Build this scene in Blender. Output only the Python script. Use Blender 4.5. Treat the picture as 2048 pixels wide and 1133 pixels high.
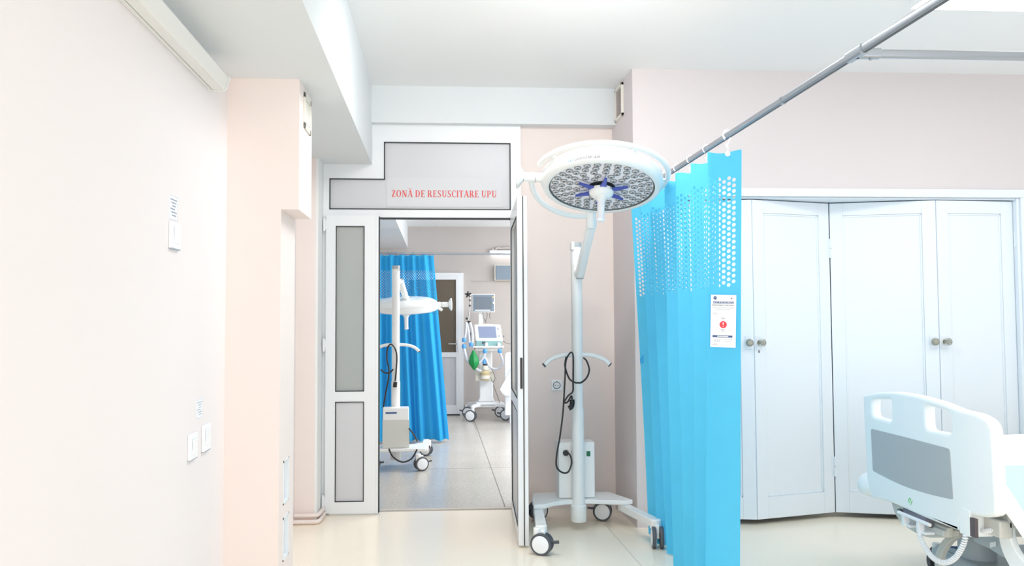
import bpy, bmesh, math, random
from mathutils import Vector, Matrix
random.seed(7)
PI = math.pi
S = bpy.context.scene
for o in list(bpy.data.objects): bpy.data.objects.remove(o)
COL = S.collection

# ------------------------------------------------------------------ camera
FPX, CXP, CYP, CAMZ = 1650.0, 980.0, 566.5, 1.33
PITCH, YAW, ROLL = .04522007, .06230935, -.00379103
def _rot():
    B = Matrix(((1,0,0),(0,0,-1),(0,1,0)))
    c, s = math.cos, math.sin
    Y = Matrix(((c(YAW),0,-s(YAW)),(0,1,0),(s(YAW),0,c(YAW))))
    P = Matrix(((1,0,0),(0,c(PITCH),s(PITCH)),(0,-s(PITCH),c(PITCH))))
    Z = Matrix(((c(ROLL),-s(ROLL),0),(s(ROLL),c(ROLL),0),(0,0,1)))
    return Z @ P @ Y @ B
RC = _rot()
cam_d = bpy.data.cameras.new('camera'); cam = bpy.data.objects.new('camera', cam_d); COL.objects.link(cam)
m3 = Matrix((RC[0], -RC[1], -RC[2])).transposed()
cam.matrix_world = Matrix.Translation((0,0,CAMZ)) @ m3.to_4x4()
cam_d.sensor_fit = 'HORIZONTAL'; cam_d.sensor_width = 36
cam_d.lens = FPX/2048*36
cam_d.shift_x = (1024-CXP)/2048
cam_d.clip_start = .05; cam_d.clip_end = 60
S.camera = cam
def at(x, y, X=None, Y=None, Z=None):
    """a photograph measurement turned into a room coordinate on the plane X, Y or Z"""
    d = RC.transposed() @ Vector(((x-CXP)/FPX, (y-CYP)/FPX, 1))
    t = X/d.x if X is not None else Y/d.y if Y is not None else (Z-CAMZ)/d.z
    return Vector((d.x*t, d.y*t, d.z*t+CAMZ))

# ------------------------------------------------------------------ world, lights, exposure
S.view_settings.view_transform = 'Standard'
S.view_settings.look = 'None'; S.view_settings.gamma = 1.0; S.view_settings.exposure = 0.05
S.view_settings.use_curve_mapping = False
W = bpy.data.worlds.new('world'); S.world = W; W.use_nodes = True
W.node_tree.nodes['Background'].inputs[0].default_value = (.90, .955, 1.0, 1)
W.node_tree.nodes['Background'].inputs[1].default_value = .68
def area(name, loc, rot, sx, sy, power, col=(1,1,1)):
    l = bpy.data.lights.new(name, 'AREA'); l.shape = 'RECTANGLE'; l.size = sx; l.size_y = sy
    l.energy = power; l.color = col
    o = bpy.data.objects.new(name, l); COL.objects.link(o); o.location = loc; o.rotation_euler = rot
    return o
area('side_window_daylight', (5.9, 1.6, 1.7), (0, math.radians(97), 0), 2.4, 5.5, 27, (.92,.965,1))
area('rear_fill_light', (1.2, -1.9, 1.5), (math.radians(104), 0, 0), 4.6, 2.4, 90, (1,.985,.97))  # fill light added behind the camera to lift the depth of the room
area('doorway_fill_light', (.62, 3.72, 2.93), (math.radians(18),0,0), 1.0, .4, 32, (1,.985,.97))  # added overhead fill for the doorway end, no fixture belongs to it
area('back_room_fill_light', (1.6, 8.6, 2.60), (0,0,0), 1.2, 1.2, 70, (1,.985,.96))  # unseen overhead light added to brighten the back room
area('back_room_window_light', (3.4, 9.0, 1.6), (0, math.radians(97), 0), 2.0, 4.0, 100, (.97,.98,1))
for k_, v_ in (('max_bounces', 16), ('diffuse_bounces', 12), ('glossy_bounces', 6), ('transmission_bounces', 10)):
    setattr(S.cycles, k_, v_)

# ------------------------------------------------------------------ materials
def lin(c):
    c = c/255
    return c/12.92 if c <= .04045 else ((c+.055)/1.055)**2.4
def rgb(r, g, b): return (lin(r), lin(g), lin(b), 1)
def mat(name, col, rough=.5, metal=0, spec=.5, bump=0, scale=60, trans=0, emis=None, es=0, vary=0, vscale=3, coat=0, ior=None):
    m = bpy.data.materials.new(name); m.use_nodes = True
    nt = m.node_tree; p = nt.nodes['Principled BSDF']
    p.inputs['Base Color'].default_value = col
    p.inputs['Roughness'].default_value = rough; p.inputs['Metallic'].default_value = metal
    p.inputs['Specular IOR Level'].default_value = spec
    p.inputs['Transmission Weight'].default_value = trans
    p.inputs['Coat Weight'].default_value = coat
    if ior: p.inputs['IOR'].default_value = ior
    if emis: p.inputs['Emission Color'].default_value = emis; p.inputs['Emission Strength'].default_value = es
    tc = nt.nodes.new('ShaderNodeTexCoord')
    if bump:
        n = nt.nodes.new('ShaderNodeTexNoise'); n.inputs['Scale'].default_value = scale; n.inputs['Detail'].default_value = 4
        nt.links.new(tc.outputs['Object'], n.inputs['Vector'])
        b = nt.nodes.new('ShaderNodeBump'); b.inputs['Strength'].default_value = bump; b.inputs['Distance'].default_value = .004
        nt.links.new(n.outputs['Fac'], b.inputs['Height']); nt.links.new(b.outputs['Normal'], p.inputs['Normal'])
    if vary:
        n = nt.nodes.new('ShaderNodeTexNoise'); n.inputs['Scale'].default_value = vscale; n.inputs['Detail'].default_value = 6
        nt.links.new(tc.outputs['Object'], n.inputs['Vector'])
        mx = nt.nodes.new('ShaderNodeMix'); mx.data_type = 'RGBA'
        mx.inputs[6].default_value = col; mx.inputs[7].default_value = tuple(c*(1-vary) for c in col[:3])+(1,)
        nt.links.new(n.outputs['Fac'], mx.inputs[0]); nt.links.new(mx.outputs[2], p.inputs['Base Color'])
    return m
M = dict(
    pink = mat('pink_wall_paint', rgb(240,228,223), .75, bump=.12, scale=45, vary=.03, vscale=1.5, spec=.25),
    rpink = mat('pink_paint_cool_lit', rgb(216,209,210), .75, bump=.12, scale=45, vary=.03, vscale=1.5, spec=.25),  # same pink paint, the bluish light on the right wall mixed into its colour
    leftw = mat('pink_paint_overlit', rgb(236,230,230), .7, bump=.12, scale=45, vary=.02, vscale=1.5, spec=.25),  # same pink paint, washed out in colour for the strong light on it
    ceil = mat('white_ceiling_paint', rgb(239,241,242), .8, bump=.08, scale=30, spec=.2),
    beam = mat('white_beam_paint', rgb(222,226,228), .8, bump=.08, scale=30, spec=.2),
    white = mat('white_wall_paint', rgb(236,238,238), .7, bump=.1, scale=40, spec=.25),
    vinyl = mat('cream_vinyl', rgb(249,239,222), .22, vary=.03, vscale=4, spec=.4, bump=.02, scale=8),
    plaster = mat('grey_beige_plaster', rgb(203,196,192), .8, bump=.2, scale=25, vary=.16, vscale=2.2, spec=.2),
    pvc = mat('white_pvc', rgb(232,235,238), .28, spec=.45),
    pvc_panel = mat('pvc_panel', rgb(205,206,210), .33, spec=.4),
    gasket = mat('black_rubber_gasket', rgb(48,54,56), .6),
    frost = mat('frosted_glass', rgb(203,206,202), .42, spec=.5, trans=.45),
    dglass = mat('dark_room_pane', rgb(104,94,80), .35, spec=.3),  # opaque pane, darkness of the room behind put into its brown
    enamel = mat('white_enamel', rgb(240,243,243), .25, spec=.5, coat=.2),
    enamel_g = mat('cool_grey_enamel', rgb(236,237,236), .3, spec=.5),
    plastic = mat('white_plastic', rgb(240,243,247), .32, spec=.5),
    bedplastic = mat('bed_plastic', rgb(243,247,248), .34, spec=.5),
    greyp = mat('grey_plastic', rgb(180,184,187), .45),
    dgrey = mat('dark_grey_rubber', rgb(84,88,94), .55),
    black = mat('black_plastic', rgb(28,28,30), .4),
    chrome = mat('brushed_aluminium', rgb(172,178,186), .3, metal=1),
    steel = mat('steel', rgb(190,192,194), .3, metal=1),
    blue = mat('blue_plastic', rgb(72,88,178), .35),
    ledface = mat('lamp_face', rgb(240,240,246), .35, spec=.3),
    lens = mat('led_lens_glass', rgb(212,214,218), .25, spec=.4),
    lensring = mat('led_ring', rgb(150,152,156), .4),
    ledcore = mat('led_core', rgb(96,98,102), .4),
    ring_refl = mat('cover_ring_reflection', rgb(106,114,118), .25, metal=.5),  # clear cover ring, its dark reflection put into the colour
    text_b = mat('light_blue_ink', rgb(60,160,214), .5),
    text_g = mat('dark_grey_ink', rgb(66,70,76), .5),
    text_r = mat('red_ink', rgb(222,84,88), .55),
    text_m = mat('slate_ink', rgb(134,146,164), .6),
    text_l = mat('pale_grey_ink', rgb(170,178,190), .6),
    navy = mat('navy_ink', rgb(58,88,140), .55),
    red = mat('red_sign', rgb(232,60,72), .5),
    paper = mat('white_paper', rgb(240,243,250), .6),
    signp = mat('sign_film', rgb(207,208,212), .4),
    cream = mat('cream_plastic', rgb(228,225,214), .45),
    green = mat('green_bag_rubber', rgb(6,142,72), .4),
    teal = mat('teal_metal', rgb(136,178,178), .4),
    lblue = mat('light_blue_connector', rgb(90,164,232), .35),
    hose = mat('clear_white_hose', rgb(214,218,226), .3, bump=.3, scale=200),
    amber = mat('amber_chamber', rgb(206,190,150), .25, spec=.6),
    screen1 = mat('dark_screen', rgb(112,122,134), .18, spec=.6),
    screen2 = mat('blue_grey_screen', rgb(140,152,182), .2, spec=.6),
    bezel = mat('blue_grey_bezel', rgb(128,144,160), .4),
    greenled = mat('green_switch', rgb(14,110,70), .35),
    closet = mat('closet_paint', rgb(226,234,241), .33, bump=.08, scale=18, spec=.4),
    dark = mat('closet_inner_shade', rgb(120,122,126), .9),
    brass = mat('aged_brass', rgb(150,140,112), .3, metal=.8),
    glassk = mat('glass_knob', rgb(226,232,228), .06, trans=.75, ior=1.45),
    sheet = mat('white_sheet', rgb(244,248,252), .8, bump=.15, scale=30),
    sheetb = mat('pale_blue_sheet', rgb(205,230,248), .8, bump=.15, scale=30),
    mattress = mat('mattress_cover', rgb(225,234,242), .7),
    arch = mat('warm_grey_plastic', rgb(206,206,200), .4),
    basegrey = mat('blue_grey_cover', rgb(176,188,196), .4),
    tube = mat('lit_tube', rgb(255,255,255), .4, emis=(1,1,1,1), es=3.0),
    lampoff = mat('lamp_diffuser', rgb(226,227,224), .35),
    panel_on = mat('lit_diffuser', rgb(255,255,255), .4, emis=(1,1,1,1), es=4),
    ventdark = mat('vent_slats', rgb(196,186,178), .6),
    boxgrey = mat('warm_grey_panel', rgb(206,206,200), .5),
    greenmark = mat('green_mark', rgb(120,205,120), .5),
)
# back room floor: grey terrazzo with two seams
def terrazzo():
    m = bpy.data.materials.new('grey_terrazzo'); m.use_nodes = True; nt = m.node_tree; p = nt.nodes['Principled BSDF']
    tc = nt.nodes.new('ShaderNodeTexCoord')
    v = nt.nodes.new('ShaderNodeTexNoise'); v.inputs['Scale'].default_value = 45; v.inputs['Detail'].default_value = 8
    n = nt.nodes.new('ShaderNodeTexNoise'); n.inputs['Scale'].default_value = 1.6; n.inputs['Detail'].default_value = 5
    for q in (v, n): nt.links.new(tc.outputs['Object'], q.inputs['Vector'])
    r = nt.nodes.new('ShaderNodeValToRGB'); r.color_ramp.elements[0].position = .3; r.color_ramp.elements[1].position = .65
    r.color_ramp.elements[0].color = rgb(188,184,177); r.color_ramp.elements[1].color = rgb(208,204,197)
    nt.links.new(v.outputs['Fac'], r.inputs[0])
    r2 = nt.nodes.new('ShaderNodeValToRGB'); r2.color_ramp.elements[0].color = rgb(222,222,222); r2.color_ramp.elements[1].color = (1,1,1,1)
    nt.links.new(n.outputs['Fac'], r2.inputs[0])
    mx = nt.nodes.new('ShaderNodeMix'); mx.data_type = 'RGBA'; mx.blend_type = 'MULTIPLY'; mx.inputs[0].default_value = 1
    nt.links.new(r.outputs[0], mx.inputs[6]); nt.links.new(r2.outputs[0], mx.inputs[7]); nt.links.new(mx.outputs[2], p.inputs['Base Color'])
    p.inputs['Roughness'].default_value = .24
    return m
M['terrazzo'] = terrazzo()
def curtain_mat(name, col, tr):
    m = bpy.data.materials.new(name); m.use_nodes = True; nt = m.node_tree
    nt.nodes.remove(nt.nodes['Principled BSDF']); out = nt.nodes['Material Output']
    d = nt.nodes.new('ShaderNodeBsdfDiffuse'); t = nt.nodes.new('ShaderNodeBsdfTranslucent'); mx = nt.nodes.new('ShaderNodeMixShader')
    tc = nt.nodes.new('ShaderNodeTexCoord'); n = nt.nodes.new('ShaderNodeTexNoise'); n.inputs['Scale'].default_value = 7; n.inputs['Detail'].default_value = 5
    nt.links.new(tc.outputs['Object'], n.inputs['Vector'])
    cm = nt.nodes.new('ShaderNodeMix'); cm.data_type = 'RGBA'; cm.inputs[6].default_value = col; cm.inputs[7].default_value = tuple(c*.9 for c in col[:3])+(1,)
    nt.links.new(n.outputs['Fac'], cm.inputs[0])
    nt.links.new(cm.outputs[2], d.inputs['Color']); nt.links.new(cm.outputs[2], t.inputs['Color'])
    mx.inputs[0].default_value = tr
    nt.links.new(d.outputs[0], mx.inputs[1]); nt.links.new(t.outputs[0], mx.inputs[2]); nt.links.new(mx.outputs[0], out.inputs[0])
    return m
M['curtain'] = curtain_mat('blue_nonwoven_curtain', rgb(104,212,250), .4)
M['curtain2'] = curtain_mat('deep_blue_nonwoven_curtain', rgb(70,188,240), .4)

# ------------------------------------------------------------------ mesh helpers
ORG = {}
def org(o):
    return ORG.get(o.name, Vector((0,0,0)))
def thing(name, label, cat, loc=(0,0,0), group=None, kind=None):
    o = bpy.data.objects.new(name, None); COL.objects.link(o); o.location = loc; o.empty_display_size = .1
    o['label'] = label; o['category'] = cat
    if group: o['group'] = group
    if kind: o['kind'] = kind
    ORG[o.name] = Vector(loc)
    return o
def tag(o, label=None, cat=None, group=None, kind=None):
    if label: o['label'] = label
    if cat: o['category'] = cat
    if group: o['group'] = group
    if kind: o['kind'] = kind
    return o
class MB:
    def __init__(s, T=None): s.v = []; s.f = []; s.T = T
    def add(s, vs, fs):
        n = len(s.v)
        s.v += [Vector(v) for v in vs]; s.f += [tuple(i+n for i in f) for f in fs]; return s
    def box(s, x0, x1, y0, y1, z0, z1):
        vs = [(x,y,z) for x in (x0,x1) for y in (y0,y1) for z in (z0,z1)]
        return s.add(vs, [(0,1,3,2),(4,6,7,5),(0,4,5,1),(2,3,7,6),(0,2,6,4),(1,5,7,3)])
    def rbox(s, c, ax, ay, az):
        c = Vector(c); ax, ay, az = Vector(ax)/2, Vector(ay)/2, Vector(az)/2
        vs = [c+i*ax+j*ay+k*az for i in (-1,1) for j in (-1,1) for k in (-1,1)]
        return s.add(vs, [(0,1,3,2),(4,6,7,5),(0,4,5,1),(2,3,7,6),(0,2,6,4),(1,5,7,3)])
    def prism(s, pts, d):
        """closed polygon of 3-D points pushed along d"""
        n = len(pts); d = Vector(d); pts = [Vector(p) for p in pts]
        vs = pts + [p+d for p in pts]
        return s.add(vs, [tuple(range(n))[::-1], tuple(range(n,2*n))] + [(i,(i+1)%n,(i+1)%n+n,i+n) for i in range(n)])
    def lathe(s, c, ax, prof, n=32, ring=False):
        """prof: list of (along, radius)"""
        c = Vector(c); ax = Vector(ax).normalized()
        u = ax.orthogonal().normalized(); w = ax.cross(u)
        vs = []; fs = []
        for a, r in prof:
            for k in range(n):
                t = 2*PI*k/n; vs.append(c+ax*a+(u*math.cos(t)+w*math.sin(t))*max(r,1e-5))
        for i in range(len(prof)-1):
            for k in range(n):
                a, b = i*n+k, i*n+(k+1)%n; fs.append((a,b,b+n,a+n))
        if ring:
            L_ = len(prof)-1
            for k in range(n): fs.append((L_*n+k, L_*n+(k+1)%n, (k+1)%n, k))
            return s.add(vs, fs)
        if prof[0][1] > 1e-4: fs.append(tuple(range(n))[::-1])
        if prof[-1][1] > 1e-4: fs.append(tuple(range((len(prof)-1)*n, len(prof)*n)))
        return s.add(vs, fs)
    def cyl(s, a, b, r, r2=None, n=24):
        a, b = Vector(a), Vector(b)
        return s.lathe(a, b-a, [(0,r),((b-a).length, r if r2 is None else r2)], n)
    def ell(s, c, ax, a, r, n=20, m=10):
        return s.lathe(c, ax, [(-a*math.cos(PI*i/m), r*math.sin(PI*i/m)) for i in range(m+1)], n)
    def tube(s, pts, r, n=10, closed=False, flat=1.0):
        pts = [Vector(p) for p in pts]; L = len(pts); vs = []; fs = []
        def tan(i):
            a = pts[(i-1)%L] if closed or i > 0 else pts[i]; b = pts[(i+1)%L] if closed or i < L-1 else pts[i]
            return (b-a).normalized()
        u = tan(0).orthogonal().normalized()
        rr = r if callable(r) else (lambda t: r)
        for i in range(L):
            t = tan(i); u = (u - t*u.dot(t)).normalized(); w = t.cross(u)
            for k in range(n):
                a = 2*PI*k/n; vs.append(pts[i]+(u*math.cos(a)+w*math.sin(a)*flat)*rr(i/(L-1)))
        for i in range(L if closed else L-1):
            for k in range(n):
                j = (i+1)%L; fs.append((i*n+k, i*n+(k+1)%n, j*n+(k+1)%n, j*n+k))
        if not closed: fs += [tuple(range(n))[::-1], tuple(range((L-1)*n, L*n))]
        return s.add(vs, fs)
    def grid(s, fn, nu, nv):
        vs = [fn(i/nu, j/nv) for i in range(nu+1) for j in range(nv+1)]
        return s.add(vs, [(i*(nv+1)+j, (i+1)*(nv+1)+j, (i+1)*(nv+1)+j+1, i*(nv+1)+j+1) for i in range(nu) for j in range(nv)])
    def build(s, name, m, parent=None, bevel=0, smooth=True, seg=2, solid=0):
        me = bpy.data.meshes.new(name)
        vs = [s.T @ v for v in s.v] if s.T else s.v
        off = org(parent) if parent else Vector((0,0,0))
        loc = Vector((0,0,0))
        if not parent:
            loc = Vector((sum((min(v[i] for v in vs), max(v[i] for v in vs)))/2 for i in (0,1))) if False else Vector((0,0,0))
        me.from_pydata([v-off for v in vs], [], s.f); me.materials.append(M[m] if isinstance(m, str) else m)
        bm = bmesh.new(); bm.from_mesh(me); bmesh.ops.recalc_face_normals(bm, faces=bm.faces); bm.to_mesh(me); bm.free()
        if smooth:
            me.polygons.foreach_set('use_smooth', [True]*len(me.polygons)); me.set_sharp_from_angle(angle=math.radians(38))
        o = bpy.data.objects.new(name, me); COL.objects.link(o)
        if parent: o.parent = parent; ORG[o.name] = org(parent)
        if solid:
            q = o.modifiers.new('solid', 'SOLIDIFY'); q.thickness = solid; q.offset = 0
        if bevel:
            b = o.modifiers.new('bevel', 'BEVEL'); b.width = bevel; b.segments = seg; b.limit_method = 'ANGLE'; b.angle_limit = math.radians(40)
        return o
def struct(name, mb, m, label, cat, bevel=0, smooth=False):
    o = mb.build(name, m, None, bevel=bevel, smooth=smooth)
    return tag(o, label, cat, kind='structure')
def spline(pts, k=8, closed=False):
    P = [Vector(p) for p in pts]; out = []; L = len(P)
    for i in range(L if closed else L-1):
        if closed: a, b, c, d = P[i-1], P[i], P[(i+1)%L], P[(i+2)%L]
        else: a, b, c, d = P[max(i-1,0)], P[i], P[i+1], P[min(i+2,L-1)]
        for j in range(k):
            t = j/k
            out.append(.5*((2*b)+(c-a)*t+(2*a-5*b+4*c-d)*t*t+(3*b-a-3*c+d)*t**3))
    if not closed: out.append(P[-1])
    return out
def meshify(ob):
    """evaluated curve or text object turned into plain vertices and faces"""
    COL.objects.link(ob); bpy.context.view_layer.update()
    dg = bpy.context.evaluated_depsgraph_get()
    me = bpy.data.meshes.new_from_object(ob.evaluated_get(dg))
    vs = [v.co.copy() for v in me.vertices]; fs = [tuple(p.vertices) for p in me.polygons]
    bpy.data.meshes.remove(me); bpy.data.objects.remove(ob)
    return vs, fs
def outline(loops, thick, bevel=0):
    """flat plate in local x-y from one outer loop and its holes, thickness along local z"""
    cu = bpy.data.curves.new('tmp', 'CURVE'); cu.dimensions = '2D'; cu.fill_mode = 'BOTH'
    cu.extrude = max(thick/2-bevel, 1e-4); cu.bevel_depth = bevel; cu.bevel_resolution = 3; cu.offset = -bevel
    for lp in loops:
        sp = cu.splines.new('POLY'); sp.points.add(len(lp)-1); sp.use_cyclic_u = True
        for i, p in enumerate(lp): sp.points[i].co = (p[0], p[1], 0, 1)
    return meshify(bpy.data.objects.new('tmp', cu))
def roundpoly(pts, r, k=5):
    """round the corners of a closed 2-D polygon"""
    out = []; L = len(pts); P = [Vector((p[0], p[1])) for p in pts]
    for i in range(L):
        a, b, c = P[i-1], P[i], P[(i+1)%L]
        rr = r[i] if isinstance(r, (list, tuple)) else r
        rr = min(rr, (a-b).length*.45, (c-b).length*.45)
        if rr < 1e-5: out.append(b); continue
        p, q = b+(a-b).normalized()*rr, b+(c-b).normalized()*rr
        for j in range(k+1):
            t = j/k; out.append(p*(1-t)**2+b*2*t*(1-t)+q*t*t)
    return out
def text_mesh(txt, size, align='CENTER', extrude=.0005, shear=0, sx=1.0, spacing=1.0):
    cu = bpy.data.curves.new('tmp', 'FONT'); cu.body = txt; cu.size = size; cu.align_x = align; cu.extrude = extrude
    cu.shear = shear; cu.space_character = spacing; cu.resolution_u = 3
    vs, fs = meshify(bpy.data.objects.new('tmp', cu))
    return [Vector((v.x*sx, v.y, v.z)) for v in vs], fs
def put(mb, vf, o, ux, uy, uz=None):
    o, ux, uy = Vector(o), Vector(ux), Vector(uy); uz = Vector(uz) if uz is not None else ux.cross(uy)
    return mb.add([o+ux*v.x+uy*v.y+uz*v.z for v in vf[0]], vf[1])

# ================================================================== the room shell
YD = 5.84          # plane of the doorway
XB = -.466         # right face of the long dropped beam
ZC = 2.975
struct('floor', MB().box(-.95, 6.0, -2.0, YD, -.05, 0), 'vinyl', 'cream vinyl floor of the front room', 'floor')
struct('floor', MB().box(-1.2, 3.6, YD+.001, 11.85, -.05, 0), 'terrazzo', 'grey terrazzo floor of the room beyond the doorway', 'floor')
sm = MB()
a, b = at(953, 843, Z=0), at(1003, 1016, Z=0)
sm.box((a.x+b.x)/2-.004, (a.x+b.x)/2+.004, YD+.01, 11.7, 0, .0006)
yy = at(890, 938, Z=0).y; sm.box(-1.2, 3.5, yy-.002, yy+.002, 0, .0005)
struct('trim_1', sm, mat('floor_seam', rgb(128,124,118), .8), 'dark joints in the grey terrazzo floor', 'floor joint')
struct('ceiling', MB().box(-1.1, 6.0, -2.0, 6.0, ZC, ZC+.1), 'ceil', 'white ceiling of the front room', 'ceiling')
struct('ceiling', MB().box(-1.2, 3.6, 6.0, 11.85, 2.665, 2.75), 'ceil', 'white ceiling of the room beyond the doorway', 'ceiling')
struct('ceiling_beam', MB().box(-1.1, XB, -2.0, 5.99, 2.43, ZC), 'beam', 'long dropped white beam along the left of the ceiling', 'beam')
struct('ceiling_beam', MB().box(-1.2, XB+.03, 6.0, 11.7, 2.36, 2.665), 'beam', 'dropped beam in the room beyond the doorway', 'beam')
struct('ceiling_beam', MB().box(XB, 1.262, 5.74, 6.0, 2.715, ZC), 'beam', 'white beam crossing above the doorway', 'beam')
struct('wall_left', MB().box(-1.1, -.95, -2.0, 6.0, 0, 2.43), 'leftw', 'pale wall on the left with switches', 'wall')
# column with its overhanging upper part and two recessed hatches in the right side
XC, XU = -.709, -.630
hy0, hy1 = 3.855, 3.985
H = [(.235, .432), (.49, .69)]
cb = MB().box(-.95, XC-.03, 3.754, 4.12, 0, 1.834).box(-.95, XU, 3.754, 4.12, 1.834, 2.43)
cb.box(XC-.03, XC, 3.754, hy0, 0, 1.834).box(XC-.03, XC, hy1, 4.12, 0, 1.834)
zz = [0, H[0][0], H[0][1], H[1][0], H[1][1], 1.834]
for i in (0, 2, 4): cb.box(XC-.03, XC, hy0, hy1, zz[i], zz[i+1])
struct('wall_column', cb, 'pink', 'pink column with a wider top beside the left wall', 'column')
for (z0, z1), w in zip(H, ('lower', 'upper')):
    t = thing('access_hatch', 'small white recessed hatch in the column side, the %s one of two' % w, 'hatch', (XC, (hy0+hy1)/2, z0), 'hatches in the column side')
    f = MB()
    for q in ((hy0,hy0+.008,z0,z1),(hy1-.008,hy1,z0,z1),(hy0,hy1,z0,z0+.008),(hy0,hy1,z1-.008,z1)): f.box(XC-.028, XC+.003, q[0], q[1], q[2], q[3])
    f.build('hatch_frame', 'pvc', t)
    MB().box(XC-.029, XC-.016, hy0+.009, hy1-.009, z0+.009, z1-.009).build('hatch_cover', 'closet', t, bevel=.001)
# pier beside the door frame
struct('wall_pier', MB().box(-.95, -.822, 5.575, 6.0, 0, 2.43), 'pink', 'narrow pink pier between left wall and door frame', 'wall')
struct('wall_reveal', MB().box(-.8219, -.806, 5.577, 6.0, 0, 2.43), 'white', 'white painted side of the pier beside the door frame', 'wall')
# wall right of the doorway, pillar and right-hand wall with the closet opening
struct('wall_back', MB().box(.585, 1.262, YD, 6.0, 0, 2.715), 'pink', 'pink wall right of the doorway', 'wall')
CX0, CX1, CZ = 1.42, 3.880, 2.135
rw = MB()
rw.prism([(1.267,5.27,0),(CX0,5.27,0),(CX0,6.0,0),(1.248,6.0,0)], (0,0,ZC))
rw.box(CX1, 6.0, 5.27, 6.0, 0, ZC).box(CX0, CX1, 5.27, 6.0, CZ, ZC)
struct('wall_right', rw, 'rpink', 'pale pink wall on the right with the closet opening', 'wall')
tr = MB(); q0, q1 = at(1208, 1047, Z=0), at(1284, 1135, Z=0)
tr.tube([(q0.x,q0.y,-.001),(q1.x,q1.y,-.001)], .003, 6)
struct('trim_4', tr, mat('vinyl_seam', rgb(206,200,190), .6), 'welded seam in the cream vinyl floor', 'floor joint')
# back room walls
YB = 11.7
struct('wall_far', MB().box(-1.2, 3.6, YB, YB+.15, 0, 2.75), 'plaster', 'mottled grey beige plaster wall at the end of the back room', 'wall')
struct('wall_far_left', MB().box(-1.35, -1.2, 6.0, YB+.15, 0, 2.75), 'plaster', 'left wall of the back room', 'wall')
struct('wall_far_front', MB().box(1.262, 3.6, 6.001, 6.1, 0, 2.75).box(.585, 1.262, 6.001, 6.1, 0, 2.665).box(-1.2, -.82, 6.001, 6.1, 0, 2.36), 'white', 'back room side of the dividing wall', 'wall')
bx0 = at(930, 820, Y=YB-.02).x
struct('baseboard_far', MB().box(bx0, 3.6, YB-.02, YB, 0, .10), 'plaster', 'tiled skirting along the far wall', 'baseboard', bevel=.003)
struct('trim_2', MB().box(bx0, 3.6, YB-.03, YB, .10, .145), 'white', 'white cable duct above the far skirting', 'trim', bevel=.004)
bb = MB().box(.585, 1.25, YD-.008, YD, 0, .012)
struct('trim_3', bb, 'pink', 'thin bead at the foot of the wall right of the doorway', 'trim')

# ------------------------------------------------------------------ white PVC door set
def P2(x, y, Y=YD): p = at(x, y, Y=Y); return p.x, p.z
d1 = thing('door_1', 'white plastic door frame with stepped top panel above the doorway', 'door frame', (0, YD, 0), kind='structure')
FY0, FY1 = 5.80, 5.87
xl, xr = -.805, .584
x1, zT = P2(660, 358, FY0); x2, zU = P2(769, 285, FY0); x3, _ = P2(1020, 285, FY0); _, zB = P2(660, 418, FY0)
zop = 2.055; xo0, xo1 = P2(760, 500, FY0)[0], P2(1022, 500, FY0)[0]
fr = MB()
for q in ((xl, x1, 0, 2.43), (x1, x2, zT, 2.43), (XB, x2, 2.43, 2.715), (x2, x3, zU, 2.715), (x3, xr, zop, 2.715), (xo1, xr, 0, zop), (x1, x3, zop, zB), (x1,-.775,0,zop)):
    fr.box(q[0], q[1], FY0, FY1, q[2], q[3])
fr.build('door_frame', 'pvc', d1)
g = .0035
gk = MB()
for q in ((x1-g,x1+g,zB-g,zT+g),(x1-g,x2+g,zT-g,zT+g),(x2-g,x2+g,zT-g,zU+g),(x2-g,x3+g,zU-g,zU+g),(x3-g,x3+g,zB-g,zU+g),(x1-g,x3+g,zB-g,zB+g)):
    gk.box(q[0], q[1], FY0-.003, FY0+.004, q[2], q[3])
gk.box(xo0, xo1, FY0+.005, FY0+.03, zop-.012, zop-.001).box(xo1-.002, xo1+.006, FY0-.002, FY0+.004, .01, zop)
gk.build('rubber_gasket', 'gasket', d1)
MB().box(x1, x2, FY0+.012, FY1-.01, zB, zT).box(x2, x3, FY0+.012, FY1-.01, zB, zU).build('transom_panel', 'pvc_panel', d1)
MB().box(xo0, xo1, 5.86, 5.90, -.02, .006).build('threshold', mat('threshold_stone', rgb(196,190,182), .7), d1)
# frosted leaf, closed
def leaf(root, x0, x1, z0, z1, y0, y1, gx0, gx1, gz, pz, T=None, hinge_side=-1):
    """leaf in the local x-z plane, thickness y0..y1; gz/pz are the glass and panel heights"""
    f = MB(T)
    f.box(x0, gx0, y0, y1, z0, z1).box(gx1, x1, y0, y1, z0, z1)
    for q in ((z0, pz[0]), (pz[1], gz[0]), (gz[1], z1)): f.box(gx0, gx1, y0, y1, q[0], q[1])
    f.build('leaf_frame', 'pvc', root)
    gk = MB(T); w = .0028
    for za, zb in (gz, pz):
        for yy0, yy1 in ((y0-.002, y0+.004), (y1-.004, y1+.002)):
            gk.box(gx0-w, gx0+w, yy0, yy1, za-w, zb+w).box(gx1-w, gx1+w, yy0, yy1, za-w, zb+w)
            gk.box(gx0, gx1, yy0, yy1, za-w, za+w).box(gx0, gx1, yy0, yy1, zb-w, zb+w)
    gk.build('rubber_gasket', 'gasket', root)
    ym = (y0+y1)/2
    MB(T).box(gx0, gx1, ym-.004, ym+.004, gz[0], gz[1]).build('glass_pane', 'frost', root)
    MB(T).box(gx0, gx1, y0+.008, y1-.008, pz[0], pz[1]).build('lower_panel', 'pvc_panel', root)
d2 = thing('door_2', 'closed narrow white door leaf with a frosted pane, left of the doorway', 'door', (-.62, 5.78, 0), kind='structure')
LY = 5.762
lx0, lx1 = P2(651, 700, LY)[0], P2(755, 700, LY)[0]
gx0, gx1 = P2(672, 600, LY)[0], P2(728, 600, LY)[0]
z_ = lambda y: P2(700, y, LY)[1]
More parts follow.
